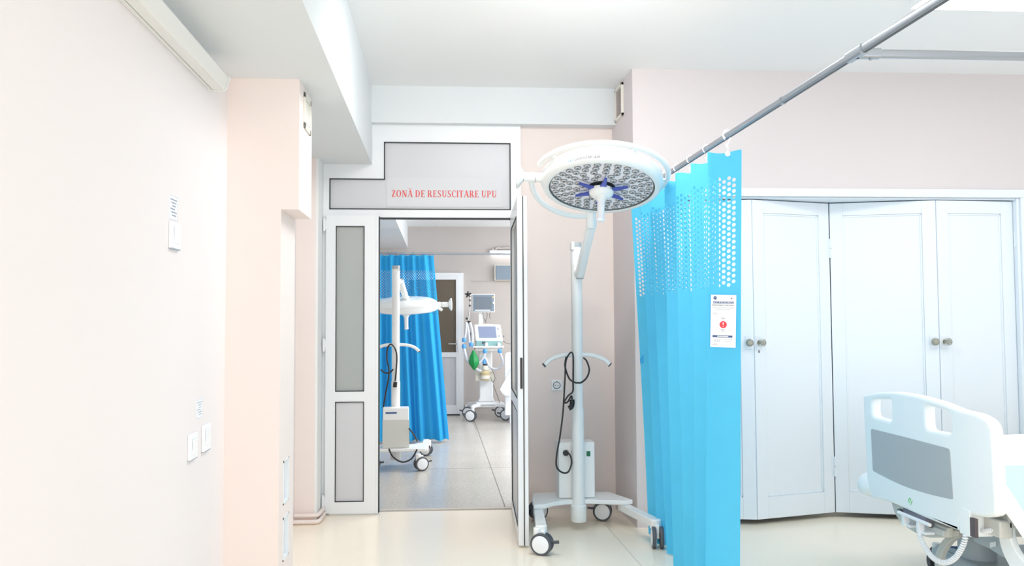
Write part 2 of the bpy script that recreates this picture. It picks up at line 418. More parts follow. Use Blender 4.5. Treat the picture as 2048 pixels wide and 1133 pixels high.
leaf(d2, lx0, lx1, .012, z_(431), LY, 5.80, gx0, gx1, (z_(783), z_(453)), (z_(1004), z_(805)))
MB().box(lx1+.001, lx1+.014, LY+.004, 5.80, .012, z_(433)).build('edge_strip', 'gasket', d2)
MB().box(lx1-.012, lx1+.006, LY-.003, LY, .012, z_(431)).build('overlap_strip', 'pvc', d2, bevel=.001)
for y in (450, 690, 1003):
    z = z_(y); MB().cyl((lx0-.012, LY-.006, z-.045), (lx0-.012, LY-.006, z+.045), .009).box(lx0-.014, lx0+.004, LY-.004, LY+.002, z-.03, z+.03).build('hinge', 'pvc', d2)
# open leaf, swung towards the camera
d3 = thing('door_3', 'open white glazed door leaf swung out on the right of the doorway', 'door', (.53, 5.74, 0), kind='structure')
pa, pb = at(1021, 560, Y=5.79), at(1035, 560, Y=4.86)
ang = math.atan2(pb.y-pa.y, pb.x-pa.x)
T3 = Matrix.Translation((pa.x, pa.y, 0)) @ Matrix.Rotation(ang, 4, 'Z')
Lw = math.hypot(pb.x-pa.x, pb.y-pa.y)
leaf(d3, 0, Lw, .014, 2.068, 0, .052, .10, Lw-.11, (.86, 1.96), (.10, .78), T3)
MB(T3).box(Lw, Lw+.0022, .030, .036, .014, 2.068).build('edge_gasket', 'gasket', d3)
MB(T3).box(Lw, Lw+.007, .040, .058, .014, 2.068).build('edge_rebate', 'pvc', d3, bevel=.001)
zk0, zk1 = at(1041, 778, Y=4.86).z, at(1041, 716, Y=4.86).z
MB(T3).box(Lw, Lw+.006, .013, .027, zk0, zk1).build('lock_plate', 'black', d3)
for z in (.2, 1.05, 1.9): MB(T3).cyl((-.004,.060,z-.05), (-.004,.060,z+.05), .009).build('hinge', 'pvc', d3)

# ------------------------------------------------------------------ serif lettering for the sign
def serif_text(txt, h):
    """strokes of a bold serif face, height 1, as convex quads and arcs; returns (verts, faces), width"""
    tk, tn, sf = .17, .065, .05
    def rect(x0,x1,y0,y1): return [(x0,y0),(x1,y0),(x1,y1),(x0,y1)]
    def par(x0,y0,x1,y1,w): return [(x0-w/2,y0),(x0+w/2,y0),(x1+w/2,y1),(x1-w/2,y1)]
    def arc(cx,cy,rx,ry,a0,a1,w0=tk,w1=tn,n=14):
        out = []
        for i in range(n):
            q = []
            for t, inner in ((i/n,0),((i+1)/n,0),((i+1)/n,1),(i/n,1)):
                a = math.radians(a0+(a1-a0)*t)
                wx, wy = (w0, w1) if inner else (0, 0)
                q.append((cx+(rx-wx)*math.cos(a), cy+(ry-wy)*math.sin(a)))
            out.append(q)
        return out
    def ser(x, y, w=.30): return rect(x-w/2, x+w/2, y, y+sf)
    G = {}
    G['I'] = (.34, [rect(.085,.255,0,1), ser(.17,0), ser(.17,1-sf)])
    G['Z'] = (.62, [par(.14,.04,.48,.96,.19), rect(.04,.56,0,.075), rect(.06,.54,.925,1), rect(.5,.56,0,.26), rect(.06,.12,.76,1)])
    G['O'] = (.80, arc(.40,.5,.36,.515,0,360,tk,.07,28))
    G['N'] = (.80, [rect(.12,.185,0,1), rect(.62,.685,0,1), par(.20,1,.60,0,.19), ser(.15,0,.26), ser(.65,1-sf,.26), ser(.10,1-sf,.16)])
    A = [par(.12,0,.37,1,.07), par(.64,0,.40,1,.18), rect(.2,.56,.28,.345), ser(.12,0,.26), ser(.64,0,.28)]
    G['A'] = (.76, A)
    G['Ă'] = (.76, A + arc(.39,1.32,.20,.21,180,360,.06,.09,8))
    G['D'] = (.78, [rect(.1,.27,0,1), ser(.13,0,.2), ser(.13,1-sf,.2), rect(.2,.36,0,.065), rect(.2,.36,.935,1)] + arc(.34,.5,.38,.5,-90,90,tk,.065,14))
    G['E'] = (.64, [rect(.1,.27,0,1), ser(.13,0,.2), ser(.13,1-sf,.2), rect(.2,.58,0,.065), rect(.2,.55,.935,1), rect(.2,.46,.48,.545), rect(.52,.58,0,.24), rect(.49,.55,.78,1), rect(.42,.46,.40,.62)])
    G['P'] = (.68, [rect(.1,.27,0,1), ser(.18,0,.32), ser(.13,1-sf,.2), rect(.2,.36,.935,1), rect(.2,.36,.42,.485)] + arc(.34,.71,.29,.29,-90,90,.16,.065,12))
    G['R'] = (.76, [rect(.1,.27,0,1), ser(.18,0,.32), ser(.13,1-sf,.2), rect(.2,.36,.935,1), rect(.2,.36,.46,.525), par(.64,0,.40,.5,.19), rect(.62,.76,0,sf)] + arc(.34,.73,.27,.27,-90,90,.16,.065,12))
    G['S'] = (.60, arc(.30,.74,.23,.275,35,270,.14,.07,14) + arc(.30,.265,.25,.28,-150,90,.15,.07,14) + [rect(.49,.54,.72,.98), rect(.04,.09,.03,.28), par(.40,.40,.22,.60,.20)])
    G['U'] = (.78, [rect(.12,.29,.3,1), rect(.60,.665,.3,1), ser(.20,1-sf,.34), ser(.63,1-sf,.26)] + arc(.3925,.32,.2725,.335,180,360,.13,.09,14))
    G['C'] = (.68, arc(.40,.5,.36,.515,50,310,tk,.07,24) + [rect(.58,.63,.68,.97), rect(.59,.62,.1,.22)])
    G['T'] = (.66, [rect(.245,.415,0,1), ser(.33,0,.34), rect(.04,.62,.93,1), rect(.04,.095,.74,1), rect(.565,.62,.74,1)])
    vs, fs = [], []; x = 0
    for ch in txt:
        if ch == ' ': x += .30; continue
        w, polys = G[ch]
        for j, p in enumerate(polys):
            n = len(vs); zoff = .0004*(j % 3)
            vs += [Vector(((x+q[0])*h, q[1]*h, zoff)) for q in p]; fs.append(tuple(range(n, n+len(p))))
        x += w+.035
    return (vs, fs), x*h
sg = thing('door_sign', 'white sign over the doorway with red capital letters', 'sign', (.04, FY0, 2.13))
sa, sb = at(773, 414, Y=FY0+.012), at(1004, 357, Y=FY0+.012)
MB().box(sa.x, sb.x, FY0+.009, FY0+.0125, sa.z, sb.z).build('sign_plate', 'signp', sg)
ta, tb = at(783, 394.2, Y=FY0+.009), at(994, 381.8, Y=FY0+.009)
TXT = 'ZONĂ DE RESUSCITARE UPU'
_, wd = serif_text(TXT, 1.0); hh = tb.z-ta.z; k = (tb.x-ta.x)/wd; done = ''
for w_ in TXT.split():
    x0_ = serif_text(done, 1.0)[1]*k; vf, _ = serif_text(w_, 1.0)
    mb = MB(); mb.add([Vector((ta.x+x0_+v.x*k, FY0+.0085-v.z, ta.z+v.y*hh)) for v in vf[0]], vf[1])
    mb.build('sign_word', 'text_r', sg, smooth=False); done += w_+' '

# ------------------------------------------------------------------ things fixed to the left wall and column
def switch(label, y0, y1, z0, z1, group=None, rock=.6):
    t = thing('light_switch', label, 'switch', (-.95, (y0+y1)/2, z0), 'light switches on the left wall')
    MB().box(-.95, -.938, y0, y1, z0, z1).build('switch_plate', 'plastic', t, bevel=.003)
    w, h = (y1-y0), (z1-z0)
    m = MB(); a, b = y0+w*.22, y1-w*.2; c, d = z0+h*.2, z1-h*.2
    m.prism([(-.9385,a,c),(-.9375+.006,a,d),(-.9385,a,d)], (0,b-a,0)).box(-.9385,-.936,a,b,c,d)
    m.build('rocker', 'plastic', t, bevel=.001)
    MB().box(-.9495, -.9385, y0+.002, y1-.002, z0-.0025, z0+.001).build('base_plate', 'text_l', t)
switch('white light switch high on the left wall below a paper note', 2.962, 3.066, 1.590, 1.685)
switch('white light switch low on the left wall, nearer the camera, of two', 3.214, 3.31, .802, .900)
switch('white light switch low on the left wall, beside the pink column', 3.395, 3.495, .806, .912)
def note(label, y0, y1, z0, z1, inkm, lines=6):
    t = thing('paper_note', label, 'label', (-.95, (y0+y1)/2, z0), 'paper notes on the left wall')
    MB().box(-.95, -.9488, y0, y1, z0, z1).build('paper', 'paper', t)
    m = MB(); h = (z1-z0)/(lines+2)
    for a, b, c, d in ((y0+.002,y1-.002,z1-.003,z1-.002),(y0+.002,y0+.003,z0+.002,z1-.002),(y0+.002,y1-.002,z0+.002,z0+.003),(y1-.003,y1-.002,z0+.002,z1-.002)):
        m.box(-.9488, -.9484, a, b, c, d)
    m.build('printed_border', 'text_l', t)
    m = MB()
    for i in range(lines):
        z = z1-h*(i+1.4); a = y0+(y1-y0)*(.15+.2*((i*7)%3)/2); b = y1-(y1-y0)*(.10+.22*((i*5)%4)/3)
        y = a
        while y < b:
            w = random.uniform(.005,.013); m.box(-.9488, -.9484, y, min(y+w, b), z-h*.22, z+h*.22); y += w+.003
    m.build('printed_lines', inkm, t)
note('small printed note above the high light switch on the left wall', 2.963, 3.055, 1.692, 1.782, 'text_m')
note('small printed note above the two low light switches', 3.325, 3.405, .945, 1.022, 'text_l')
# wall lamp under the beam
wl = thing('wall_lamp', 'long slim white lamp unit along the top of the left wall', 'lamp', (-.95, 2.5, 2.29))
MB().prism([(-.95,1.4,2.287),(-.934,1.4,2.285),(-.934,1.4,2.36),(-.95,1.4,2.36)], (0,2.03,0)).build('back_rail', 'lampoff', wl, bevel=.002)
MB().prism([(-.932,1.4,2.287),(-.888,1.4,2.284),(-.879,1.4,2.292),(-.862,1.4,2.335),(-.868,1.4,2.343),(-.934,1.4,2.358)], (0,2.028,0)).build('diffuser', 'lampoff', wl, bevel=.003)
MB().prism([(-.950,3.43,2.284),(-.885,3.43,2.280),(-.874,3.43,2.289),(-.858,3.43,2.335),(-.865,3.43,2.346),(-.950,3.43,2.363)], (0,.008,0)).build('end_cap', 'lampoff', wl, bevel=.002)
# cream access cover on the column side
va = thing('vent_cover', 'cream access cover high on the side of the pink column', 'cover', (XU, 3.955, 2.236))
m = MB()
for q in ((3.865,3.89,2.236,2.404),(4.028,4.05,2.236,2.404),(3.865,4.05,2.236,2.262),(3.865,4.05,2.378,2.404)): m.box(XU, XU+.008, *q)
m.build('cover_frame', 'cream', va, bevel=.002)
MB().box(XU, XU+.004, 3.893, 4.025, 2.265, 2.375).build('cover_flap', 'cream', va, bevel=.001)
MB().box(XU+.004, XU+.0055, 3.895, 4.02, 2.266, 2.2685).box(XU+.004, XU+.0055, 3.895, 3.898, 2.268, 2.285).build('cover_gap', 'greyp', va)
# ventilation grille on the pillar
vg = thing('ventilation_grille', 'small louvred ventilation grille high on the pillar side', 'grille', (1.26, 5.6, 2.735))
XV = 1.2635; y0, y1, z0, z1 = 5.50, 5.72, 2.725, 2.955
m = MB()
for q in ((y0,y0+.02,z0,z1),(y1-.02,y1,z0,z1),(y0,y1,z0,z0+.02),(y0,y1,z1-.02,z1)): m.box(XV-.018, XV, *q)
m.build('grille_frame', 'cream', vg, bevel=.002)
m = MB()
for i in range(15):
    z = z0+.025+i*(z1-z0-.05)/14; m.prism([(XV-.013,y0+.02,z-.004),(XV-.012,y0+.02,z-.005),(XV-.003,y0+.02,z+.004),(XV-.004,y0+.02,z+.005)], (0,y1-y0-.04,0))
m.build('grille_slats', 'ventdark', vg, smooth=False)
# socket
sk = thing('wall_socket', 'white wall socket behind the mobile surgical lamp pole', 'socket', (.836, YD, .83))
c = at(1113, 771, Y=YD)
MB().box(c.x-.038, c.x+.038, YD-.011, YD, c.z-.038, c.z+.038).build('socket_plate', 'plastic', sk, bevel=.004)
MB().lathe((c.x, YD-.0125, c.z), (0,1,0), [(0,.026),(0,.022),(.006,.020),(.006,.0)], 28).build('socket_ring', 'enamel_g', sk)
MB().cyl((c.x-.009,YD-.0125,c.z),(c.x-.009,YD-.005,c.z),.003).cyl((c.x+.009,YD-.0125,c.z),(c.x+.009,YD-.005,c.z),.003).build('socket_hole', 'black', sk)
# pipes at the foot of the pier
pp = thing('heating_pipes', 'pair of white painted heating pipes at the foot of the pier', 'pipe', (-.85, 5.55, 0))
for dz, dy, ex in ((.052, 0, 0), (.018, -.03, .012)):
    MB().tube(spline([(-.948,5.545+dy,dz),(-.90,5.545+dy,dz),(-.835,5.545+dy,dz),(-.800+ex,5.56+dy,dz),(-.787+ex*.6,5.66,dz),(-.786+ex*.6,5.745,dz)], 6), .0135, 12).build('pipe', 'pink', pp)

# ------------------------------------------------------------------ the closet with folding doors
cl = thing('closet', 'built-in closet with four tall white panelled folding doors', 'closet', (2.66, 5.35, 0))
m = MB()
m.box(CX0-.06, CX1+.045, 5.245, 5.27, CZ, CZ+.055).box(CX1, CX1+.045, 5.245, 5.27, 0, CZ).box(CX0, CX1, 5.27, 5.55, CZ-.012, CZ)
m.box(CX1-.02, CX1, 5.262, 5.55, 0, CZ)
m.build('closet_frame', 'closet', cl, bevel=.004)
MB().box(CX0, CX1, 5.62, 5.64, 0, CZ).build('closet_shade_panel', 'dark', cl)  # dark sheet stands for the shade inside the closet
MB().box(CX0, CX1-.02, 5.47, 5.60, 0, .03).build('plinth', mat('plinth_paint', rgb(160,156,150), .8), cl)
J = [(1.44,5.40),(2.055,5.275),(2.655,5.44),(3.30,5.262),(3.860,5.30)]
for i in range(4):
    (ax, ay), (bx, by) = J[i], J[i+1]
    L = math.hypot(bx-ax, by-ay)-.006; an = math.atan2(by-ay, bx-ax)
    T = Matrix.Translation((ax+.003*math.cos(an), ay+.003*math.sin(an), 0)) @ Matrix.Rotation(an, 4, 'Z')
    st = .085; zb, zt = .035, CZ-.018
    d = MB(T)
    d.box(0, st, 0, .032, zb, zt).box(L-st, L, 0, .032, zb, zt).box(st, L-st, 0, .032, zb, zb+.14).box(st, L-st, 0, .032, zt-.085, zt)
    o = d.build('closet_door', 'closet', cl, bevel=.002)
    MB(T).box(st, L-st, .012, .024, zb+.14, zt-.085).build('door_panel', 'closet', o)
    mo = MB(T)
    a, b, c_, e = st, L-st, zb+.14, zt-.085
    for q in ((a,a+.012,c_,e),(b-.012,b,c_,e),(a,b,c_,c_+.012),(a,b,e-.012,e)): mo.box(q[0], q[1], .006, .016, q[2], q[3])
    mo.build('panel_moulding', 'closet', o, bevel=.003)
    kx = (L-.032) if i in (0, 2) else .032
    z = 1.178
    MB(T).box(kx-.024, kx+.024, -.004, 0, z-.045, z+.045).build('knob_plate', 'closet', o, bevel=.002)
    MB(T).lathe((kx, -.004, z), (0,-1,0), [(0,.011),(.012,.010),(.016,.018),(.03,.026),(.042,.024),(.048,.014),(.049,0)], 10).build('knob', 'glassk', o)
    MB(T).lathe((kx, -.005, z), (0,-1,0), [(0,.016),(.010,.016),(.014,.006),(.030,.005),(.032,.012),(.036,.012),(.037,0)], 12).build('knob_core', 'brass', o)
    if i == 1: MB(T).box(kx-.004, kx+.002, -.002, 0, z-.068, z-.050).build('keyhole', 'black', o)
    if i == 1:
        for hz in (.34, 1.81):
            MB(T).cyl((L+.003,-.006,hz-.065), (L+.003,-.006,hz-.002), .0085).cyl((L+.003,-.006,hz+.002), (L+.003,-.006,hz+.065), .0085).box(L-.02,L+.02,-.002,.001,hz-.06,hz+.06).build('hinge', 'closet', o)
    if i == 3:
        for hz in (.42, 1.86):
            MB(T).cyl((L+.008,-.006,hz-.05), (L+.008,-.006,hz+.05), .0085).build('hinge', 'closet', o)

# ------------------------------------------------------------------ ceiling lamp at the upper right
cp = thing('ceiling_lamp', 'lit white ceiling lamp panel at the upper right corner', 'lamp', (3.0, 3.0, ZC))
MB().box(2.42, 3.9, 2.90, 4.03, ZC-.05, ZC-.0005).build('lamp_housing', 'enamel', cp, bevel=.006)
MB().box(2.425, 3.895, 2.905, 4.025, ZC-.056, ZC-.050).build('lamp_diffuser', 'panel_on', cp)

# ------------------------------------------------------------------ curtain rail
XR, ZR = 1.30, 2.157
def rail_bar(m, a, b, w=.0115, h=.0125):
    """channel section bar"""
    a, b = Vector(a), Vector(b); d = (b-a).normalized(); s_ = d.cross(Vector((0,0,1))).normalized()
    prof = roundpoly([(-w,-h),(w,-h),(w,h),(-w,h)], .007, 4)
    m.prism([a+s_*p.x+Vector((0,0,p.y)) for p in prof], b-a)
rl = thing('curtain_rail', 'long aluminium curtain rail running overhead with a cross bar', 'curtain rail', (XR, 3.0, ZR))
m = MB(); rail_bar(m, (XR,.3,ZR), (XR,5.268,ZR)); m.build('rail', 'chrome', rl)
MB().box(XR-.004, XR+.004, .3, 5.26, ZR-.0137, ZR-.0120).build('rail_groove', 'dgrey', rl)
m = MB(); rail_bar(m, (XR+.03,2.46,ZR), (5.9,2.46,ZR)); m.build('cross_rail', 'chrome', rl)
m = MB(); rail_bar(m, (XR,2.41,ZR), (XR,2.51,ZR), .0145, .0155); rail_bar(m, (XR,2.46,ZR), (XR+.075,2.46,ZR), .0145, .0155)
m.cyl((XR+.045,2.46,ZR-.021), (XR+.045,2.46,ZR-.012), .005); m.build('corner_connector', 'chrome', rl, bevel=.002)
m = MB(); rail_bar(m, (XR,3.0,ZR), (XR,3.02,ZR), .013, .014); m.build('rail_joint', 'chrome', rl)
m = MB(); rail_bar(m, (XR,5.25,ZR), (XR,5.27,ZR), .022, .022); m.build('wall_bracket', 'chrome', rl)
MB().cyl((XR,.6,ZR), (XR,.6,ZC), .012).build('ceiling_hanger', 'chrome', rl)

# ------------------------------------------------------------------ curtains
def curtain_cells(width, z_of, cell_w, cell_h, hole_r, rows, z_top_hole, z_top, z_bot, mapper, edge=.02, low_seg=14):
    """unfolded curtain with a band of round holes, mapped onto its folded surface by mapper(u, z)"""
    mb = MB(); cols = int(width/cell_w)
    key = {}
    def V(u, z):
        k = (round(u,4), round(z,4))
        if k not in key: key[k] = len(mb.v); mb.v.append(Vector(mapper(u, z)))
        return key[k]
    zh0 = z_top_hole; zh1 = zh0-rows*cell_h
    for c in range(cols):
        u0, u1 = c*cell_w, (c+1)*cell_w; um = (u0+u1)/2
        off = 0 if c % 2 == 0 else cell_h/2
        solid_edge = u0 < edge or u1 > width-edge
        def strip(za, zb, n):
            for j in range(n):
                a, b = za+(zb-za)*j/n, za+(zb-za)*(j+1)/n
                mb.f.append((V(u0,a), V(um,a), V(um,b), V(u0,b))); mb.f.append((V(um,a), V(u1,a), V(u1,b), V(um,b)))
        strip(z_top, zh0, 3)
        if off: strip(zh0, zh0-off, 1)
        n = rows if not off else rows-1
        for r in range(n):
            a = zh0-off-r*cell_h; b = a-cell_h; mid = (a+b)/2
            ring = [(u0,a),(um,a),(u1,a),(u1,mid),(u1,b),(um,b),(u0,b),(u0,mid)]
            if solid_edge:
                mb.f.append(tuple(V(*p) for p in ring)); continue
            hol = []
            for (pu, pz) in ring:
                t = math.atan2(pz-mid, pu-um); hol.append((um+hole_r*math.cos(t), mid+hole_r*math.sin(t)))
            for i in range(8):
                j = (i+1) % 8; mb.f.append((V(*ring[i]), V(*ring[j]), V(*hol[j]), V(*hol[i])))
        if off: strip(zh1+cell_h-off, zh1, 1)
        strip(zh1, z_bot, low_seg)
    return mb
# main curtain: flat accordion pleats along the rail
cur = thing('privacy_curtain', 'large light blue disposable hospital curtain hanging from the overhead rail', 'curtain', (1.3, 4.3, 0), 'blue hospital curtains')
NP = 13
KP = []
yv = 3.56; side = 1
xs_front = [1.345, 1.205, 1.315, 1.215, 1.335, 1.215, 1.33, 1.225, 1.33, 1.205, 1.32, 1.205, 1.32, 1.205]
ys_front = [3.56, 3.615, 3.76, 3.90, 4.02, 4.16, 4.28, 4.40, 4.53, 4.65, 4.77, 4.89, 5.0, 5.12]
for x, y in zip(xs_front, ys_front): KP.append((x, y))
acc = [0]
for i in range(1, len(KP)): acc.append(acc[-1]+math.hypot(KP[i][0]-KP[i-1][0], KP[i][1]-KP[i-1][1]))
CW = acc[-1]
def fold(u):
    u = min(max(u, 0), CW)
    for i in range(1, len(acc)):
        if u <= acc[i]+1e-9:
            t = (u-acc[i-1])/(acc[i]-acc[i-1]); ts = t
            return KP[i-1][0]+(KP[i][0]-KP[i-1][0])*ts, KP[i-1][1]+(KP[i][1]-KP[i-1][1])*ts
    return KP[-1]
ZTOP = 2.085
def map_main(u, z):
    # soften the pleat edges by averaging nearby positions
    xs = ys = 0
    for k in (-.010, 0, .010):
        x, y = fold(u+k); xs += x/3; ys += y/3
    if u < .012: xs, ys = fold(u)
    h = (ZTOP-z)/ZTOP
    far = max(0, min(1, (ys-3.6)/1.5))
    q = max(0, min(1, (ys-4.3)/.4)); q = q*q*(3-2*q)
    x = xs - .045*h*(1-q)*max(0, 1-(ys-3.56)/.5) + h*.08*q + h*.008*math.sin(u*23+z*1.7)*min(1, u*3)
    y = ys + h*.015*math.sin(u*5+1)*min(1, u*3) - .03*h*far
    dip = .012*math.sin(u/CW*PI*NP)**2*(1-h)
    return (x, y, z-dip)
cc = curtain_cells(CW, None, .0213, .0252, .0085, 20, ZTOP-.105, ZTOP, .012, map_main)
cc.build('curtain_fabric', 'curtain', cur)
def hook(parent, x, y, ztop, zfab):
    h = MB()
    h.tube([(x+.019*math.cos(t), y, ztop+.001+.020*math.sin(t)) for t in [math.radians(a) for a in range(-60, 241, 20)]], .0028, 8)
    h.tube(spline([(x+.010, y, ztop-.017), (x+.004, y+.004, ztop-.036), (x-.008, y-.003, ztop-.045), (x+.002, y, ztop-.060), (x, y, zfab-.012)], 4), .002, 6)
    o = h.build('curtain_hook', 'plastic', parent)
    MB().lathe((x, y-.006, zfab-.016), (0,1,0), [(0,.010),(.003,.012),(.009,.012),(.012,.010)], 16).build('eyelet', 'plastic', o)
for i, (x, y) in enumerate(KP):
    if i % 2 == 1 or i == 0:
        yy = y if i else 3.59
        hook(cur, XR-.0, yy+.0, ZR, ZTOP-.0) if i else None
hook(cur, 1.29, 3.583, ZR, ZTOP)
# printed label on the first flat panel
p0, p1 = Vector((KP[0][0], KP[0][1], 0)), Vector((KP[1][0], KP[1][1], 0))
ux = (p0-p1).normalized(); un = Vector((ux.y, -ux.x, 0)).normalized()
if un.y > 0: un = -un
lab_c = Vector(map_main(acc[1]*.5, 1.33)); lw, lh = .108, .232
base = lab_c + un*.006
def L3(x, z, d=0): return base + ux*x + Vector((0,0,z)) + un*d
uz = (Vector((0,0,1)) + ux*.03).normalized(); uxl = (ux - Vector((0,0,1))*.03).normalized()
def lb(mb, x0, x1, z0, z1, d0, d1):
    c_ = base + uxl*((x0+x1)/2) + uz*((z0+z1)/2) + un*((d0+d1)/2)
    return mb.rbox(c_, uxl*(x1-x0), uz*(z1-z0), un*(d1-d0))
lo = lb(MB(), -lw/2, lw/2, -lh/2, lh/2, 0, .0012).build('curtain_label', 'paper', cur)
lb(MB(), -.044, .043, .078, .087, .0012, .0016).build('label_banner', 'navy', lo, smooth=False)
lb(MB(), -.045, .040, -.072, -.063, .0012, .0016).build('label_banner', 'navy', lo, smooth=False)
m = MB().lathe(base+uxl*-.036+uz*.102+un*.0012, un, [(0,.0075),(.0005,.0075)], 20)
m.build('label_roundel', 'navy', lo, smooth=False)
def lt(mb, txt, x, z, s, al='CENTER', sx=1.0, d=.0019, sp=1.0):
    put(mb, text_mesh(txt, s, al, .0001, 0, sx, sp), base+uxl*x+uz*z+un*d, uxl, uz, un)
m = MB(); lt(m, 'ANTIMICROBIAL', -.001, .0795, .0095, sx=1.18); m.build('banner_lettering', 'paper', lo, smooth=False)
lb(MB(), -.025, .022, -.069, -.066, .0016, .0018).build('banner_lettering', 'paper', lo, smooth=False)
m = MB()
m.tube([base+uxl*(-.041+i*.0025)+uz*(.102+(.0022 if i%2 else -.0018))+un*.002 for i in range(5)], .0007, 4)
m.build('roundel_mark', 'paper', lo, smooth=False)
for a_ in (('DISPOSABLE CURTAINS', -.002, .067, .0085), ('Please', 0, .011, .0065), ('Before', 0, -.041, .0065)):
    m = MB(); lt(m, *a_, sx=1.05); m.build('label_lettering', 'text_g', lo, smooth=False)
m = MB()
lb(m, .026, .042, .1015, .1028, .0012, .0016); lb(m, .032, .0355, .099, .105, .0012, .0016)
m.build('label_cross_mark', 'text_g', lo, smooth=False)
for z, x0, x1 in ((.058,-.046,.045),(.051,-.034,.030),(.036,-.045,-.030),(.031,-.045,-.022),(.005,-.005,.006),(-.047,-.008,.009),(-.081,-.041,-.010),(-.087,-.039,-.014),(-.093,-.039,-.012),(-.1,-.039,-.026),(-.081,.002,.042),(-.089,.002,.036),(-.105,-.045,-.022),(-.105,.032,.038)):
    x = x0; m = MB()
    while x < x1:
        w = random.uniform(.003,.008); lb(m, x, min(x+w,x1), z-.0011, z+.0011, .0012, .0016); x += w+.0015
    m.build('small_print_line', 'text_l', lo, smooth=False)
MB().lathe(base+uzz if False else base+uz*-.0155+un*.0012, un, [(0,.0155),(.0006,.0155)], 32).build('warning_disc', 'red', lo, smooth=False)
m = MB(); lb(m, -.002, .002, -.017, -.005, .0019, .0022); m.lathe(base+uz*-.0225+un*.0019, un, [(0,.0022),(.0003,.0022)], 12)
m.build('exclamation_mark', 'paper', lo, smooth=False)
# small tie tab at the far edge
tt = at(1281, 718, Y=4.98)
MB().prism([(tt.x+.02,4.98,tt.z+.03),(tt.x-.004,4.98,tt.z-.005),(tt.x,4.98,tt.z-.03),(tt.x+.02,4.98,tt.z-.03)], (0,.004,0)).build('tie_tab', 'curtain', cur)

# ------------------------------------------------------------------ casters
def caster(parent, c, heading, m_fork='enamel', r=.062, top=.19, lever=1, stem_r=.036, discs='plastic'):
    """twin-wheel caster; c is the wheel centre on the floor, heading the rolling direction"""
    c = Vector(c); hd = Vector((math.cos(heading), math.sin(heading), 0)); ax = Vector((-hd.y, hd.x, 0))
    w = c+Vector((0,0,r)); st = c - hd*.028
    f = MB()
    f.lathe(st+Vector((0,0,r*1.35)), (0,0,1), [(0,stem_r*.62),(top-r*1.35,stem_r*.62)], 20)
    f.rbox(w+Vector((0,0,r*.55))-hd*.012, hd*.06, ax*.018, Vector((0,0,r*1.3)))
    fo = f.build('caster', m_fork, parent, bevel=.004)
    ty = MB(); di = MB()
    for s_ in (-1, 1):
        o = w+ax*s_*.012
        ty.lathe(o, ax*s_, [(0,r*.8),(0,r*.97),(.004,r),(.017,r),(.021,r*.95),(.021,r*.80)], 36)
        di.lathe(o, ax*s_, [(0,0),(.001,r*.79),(.022,r*.79),(.025,r*.66),(.026,0)], 36)
    ty.build('tyre', 'dgrey', fo); di.build('wheel_disc', discs, fo)
    if lever:
        g = MB()
        pts = [w+hd*r*.35+Vector((0,0,r*.75)), w+hd*r*.95+Vector((0,0,r*.25)), w+hd*(r*1.6)+Vector((0,0,r*.28))]
        g.tube(spline(pts,5), .007, 8, flat=1.6); g.build('brake_lever', 'dgrey', fo)
    return fo

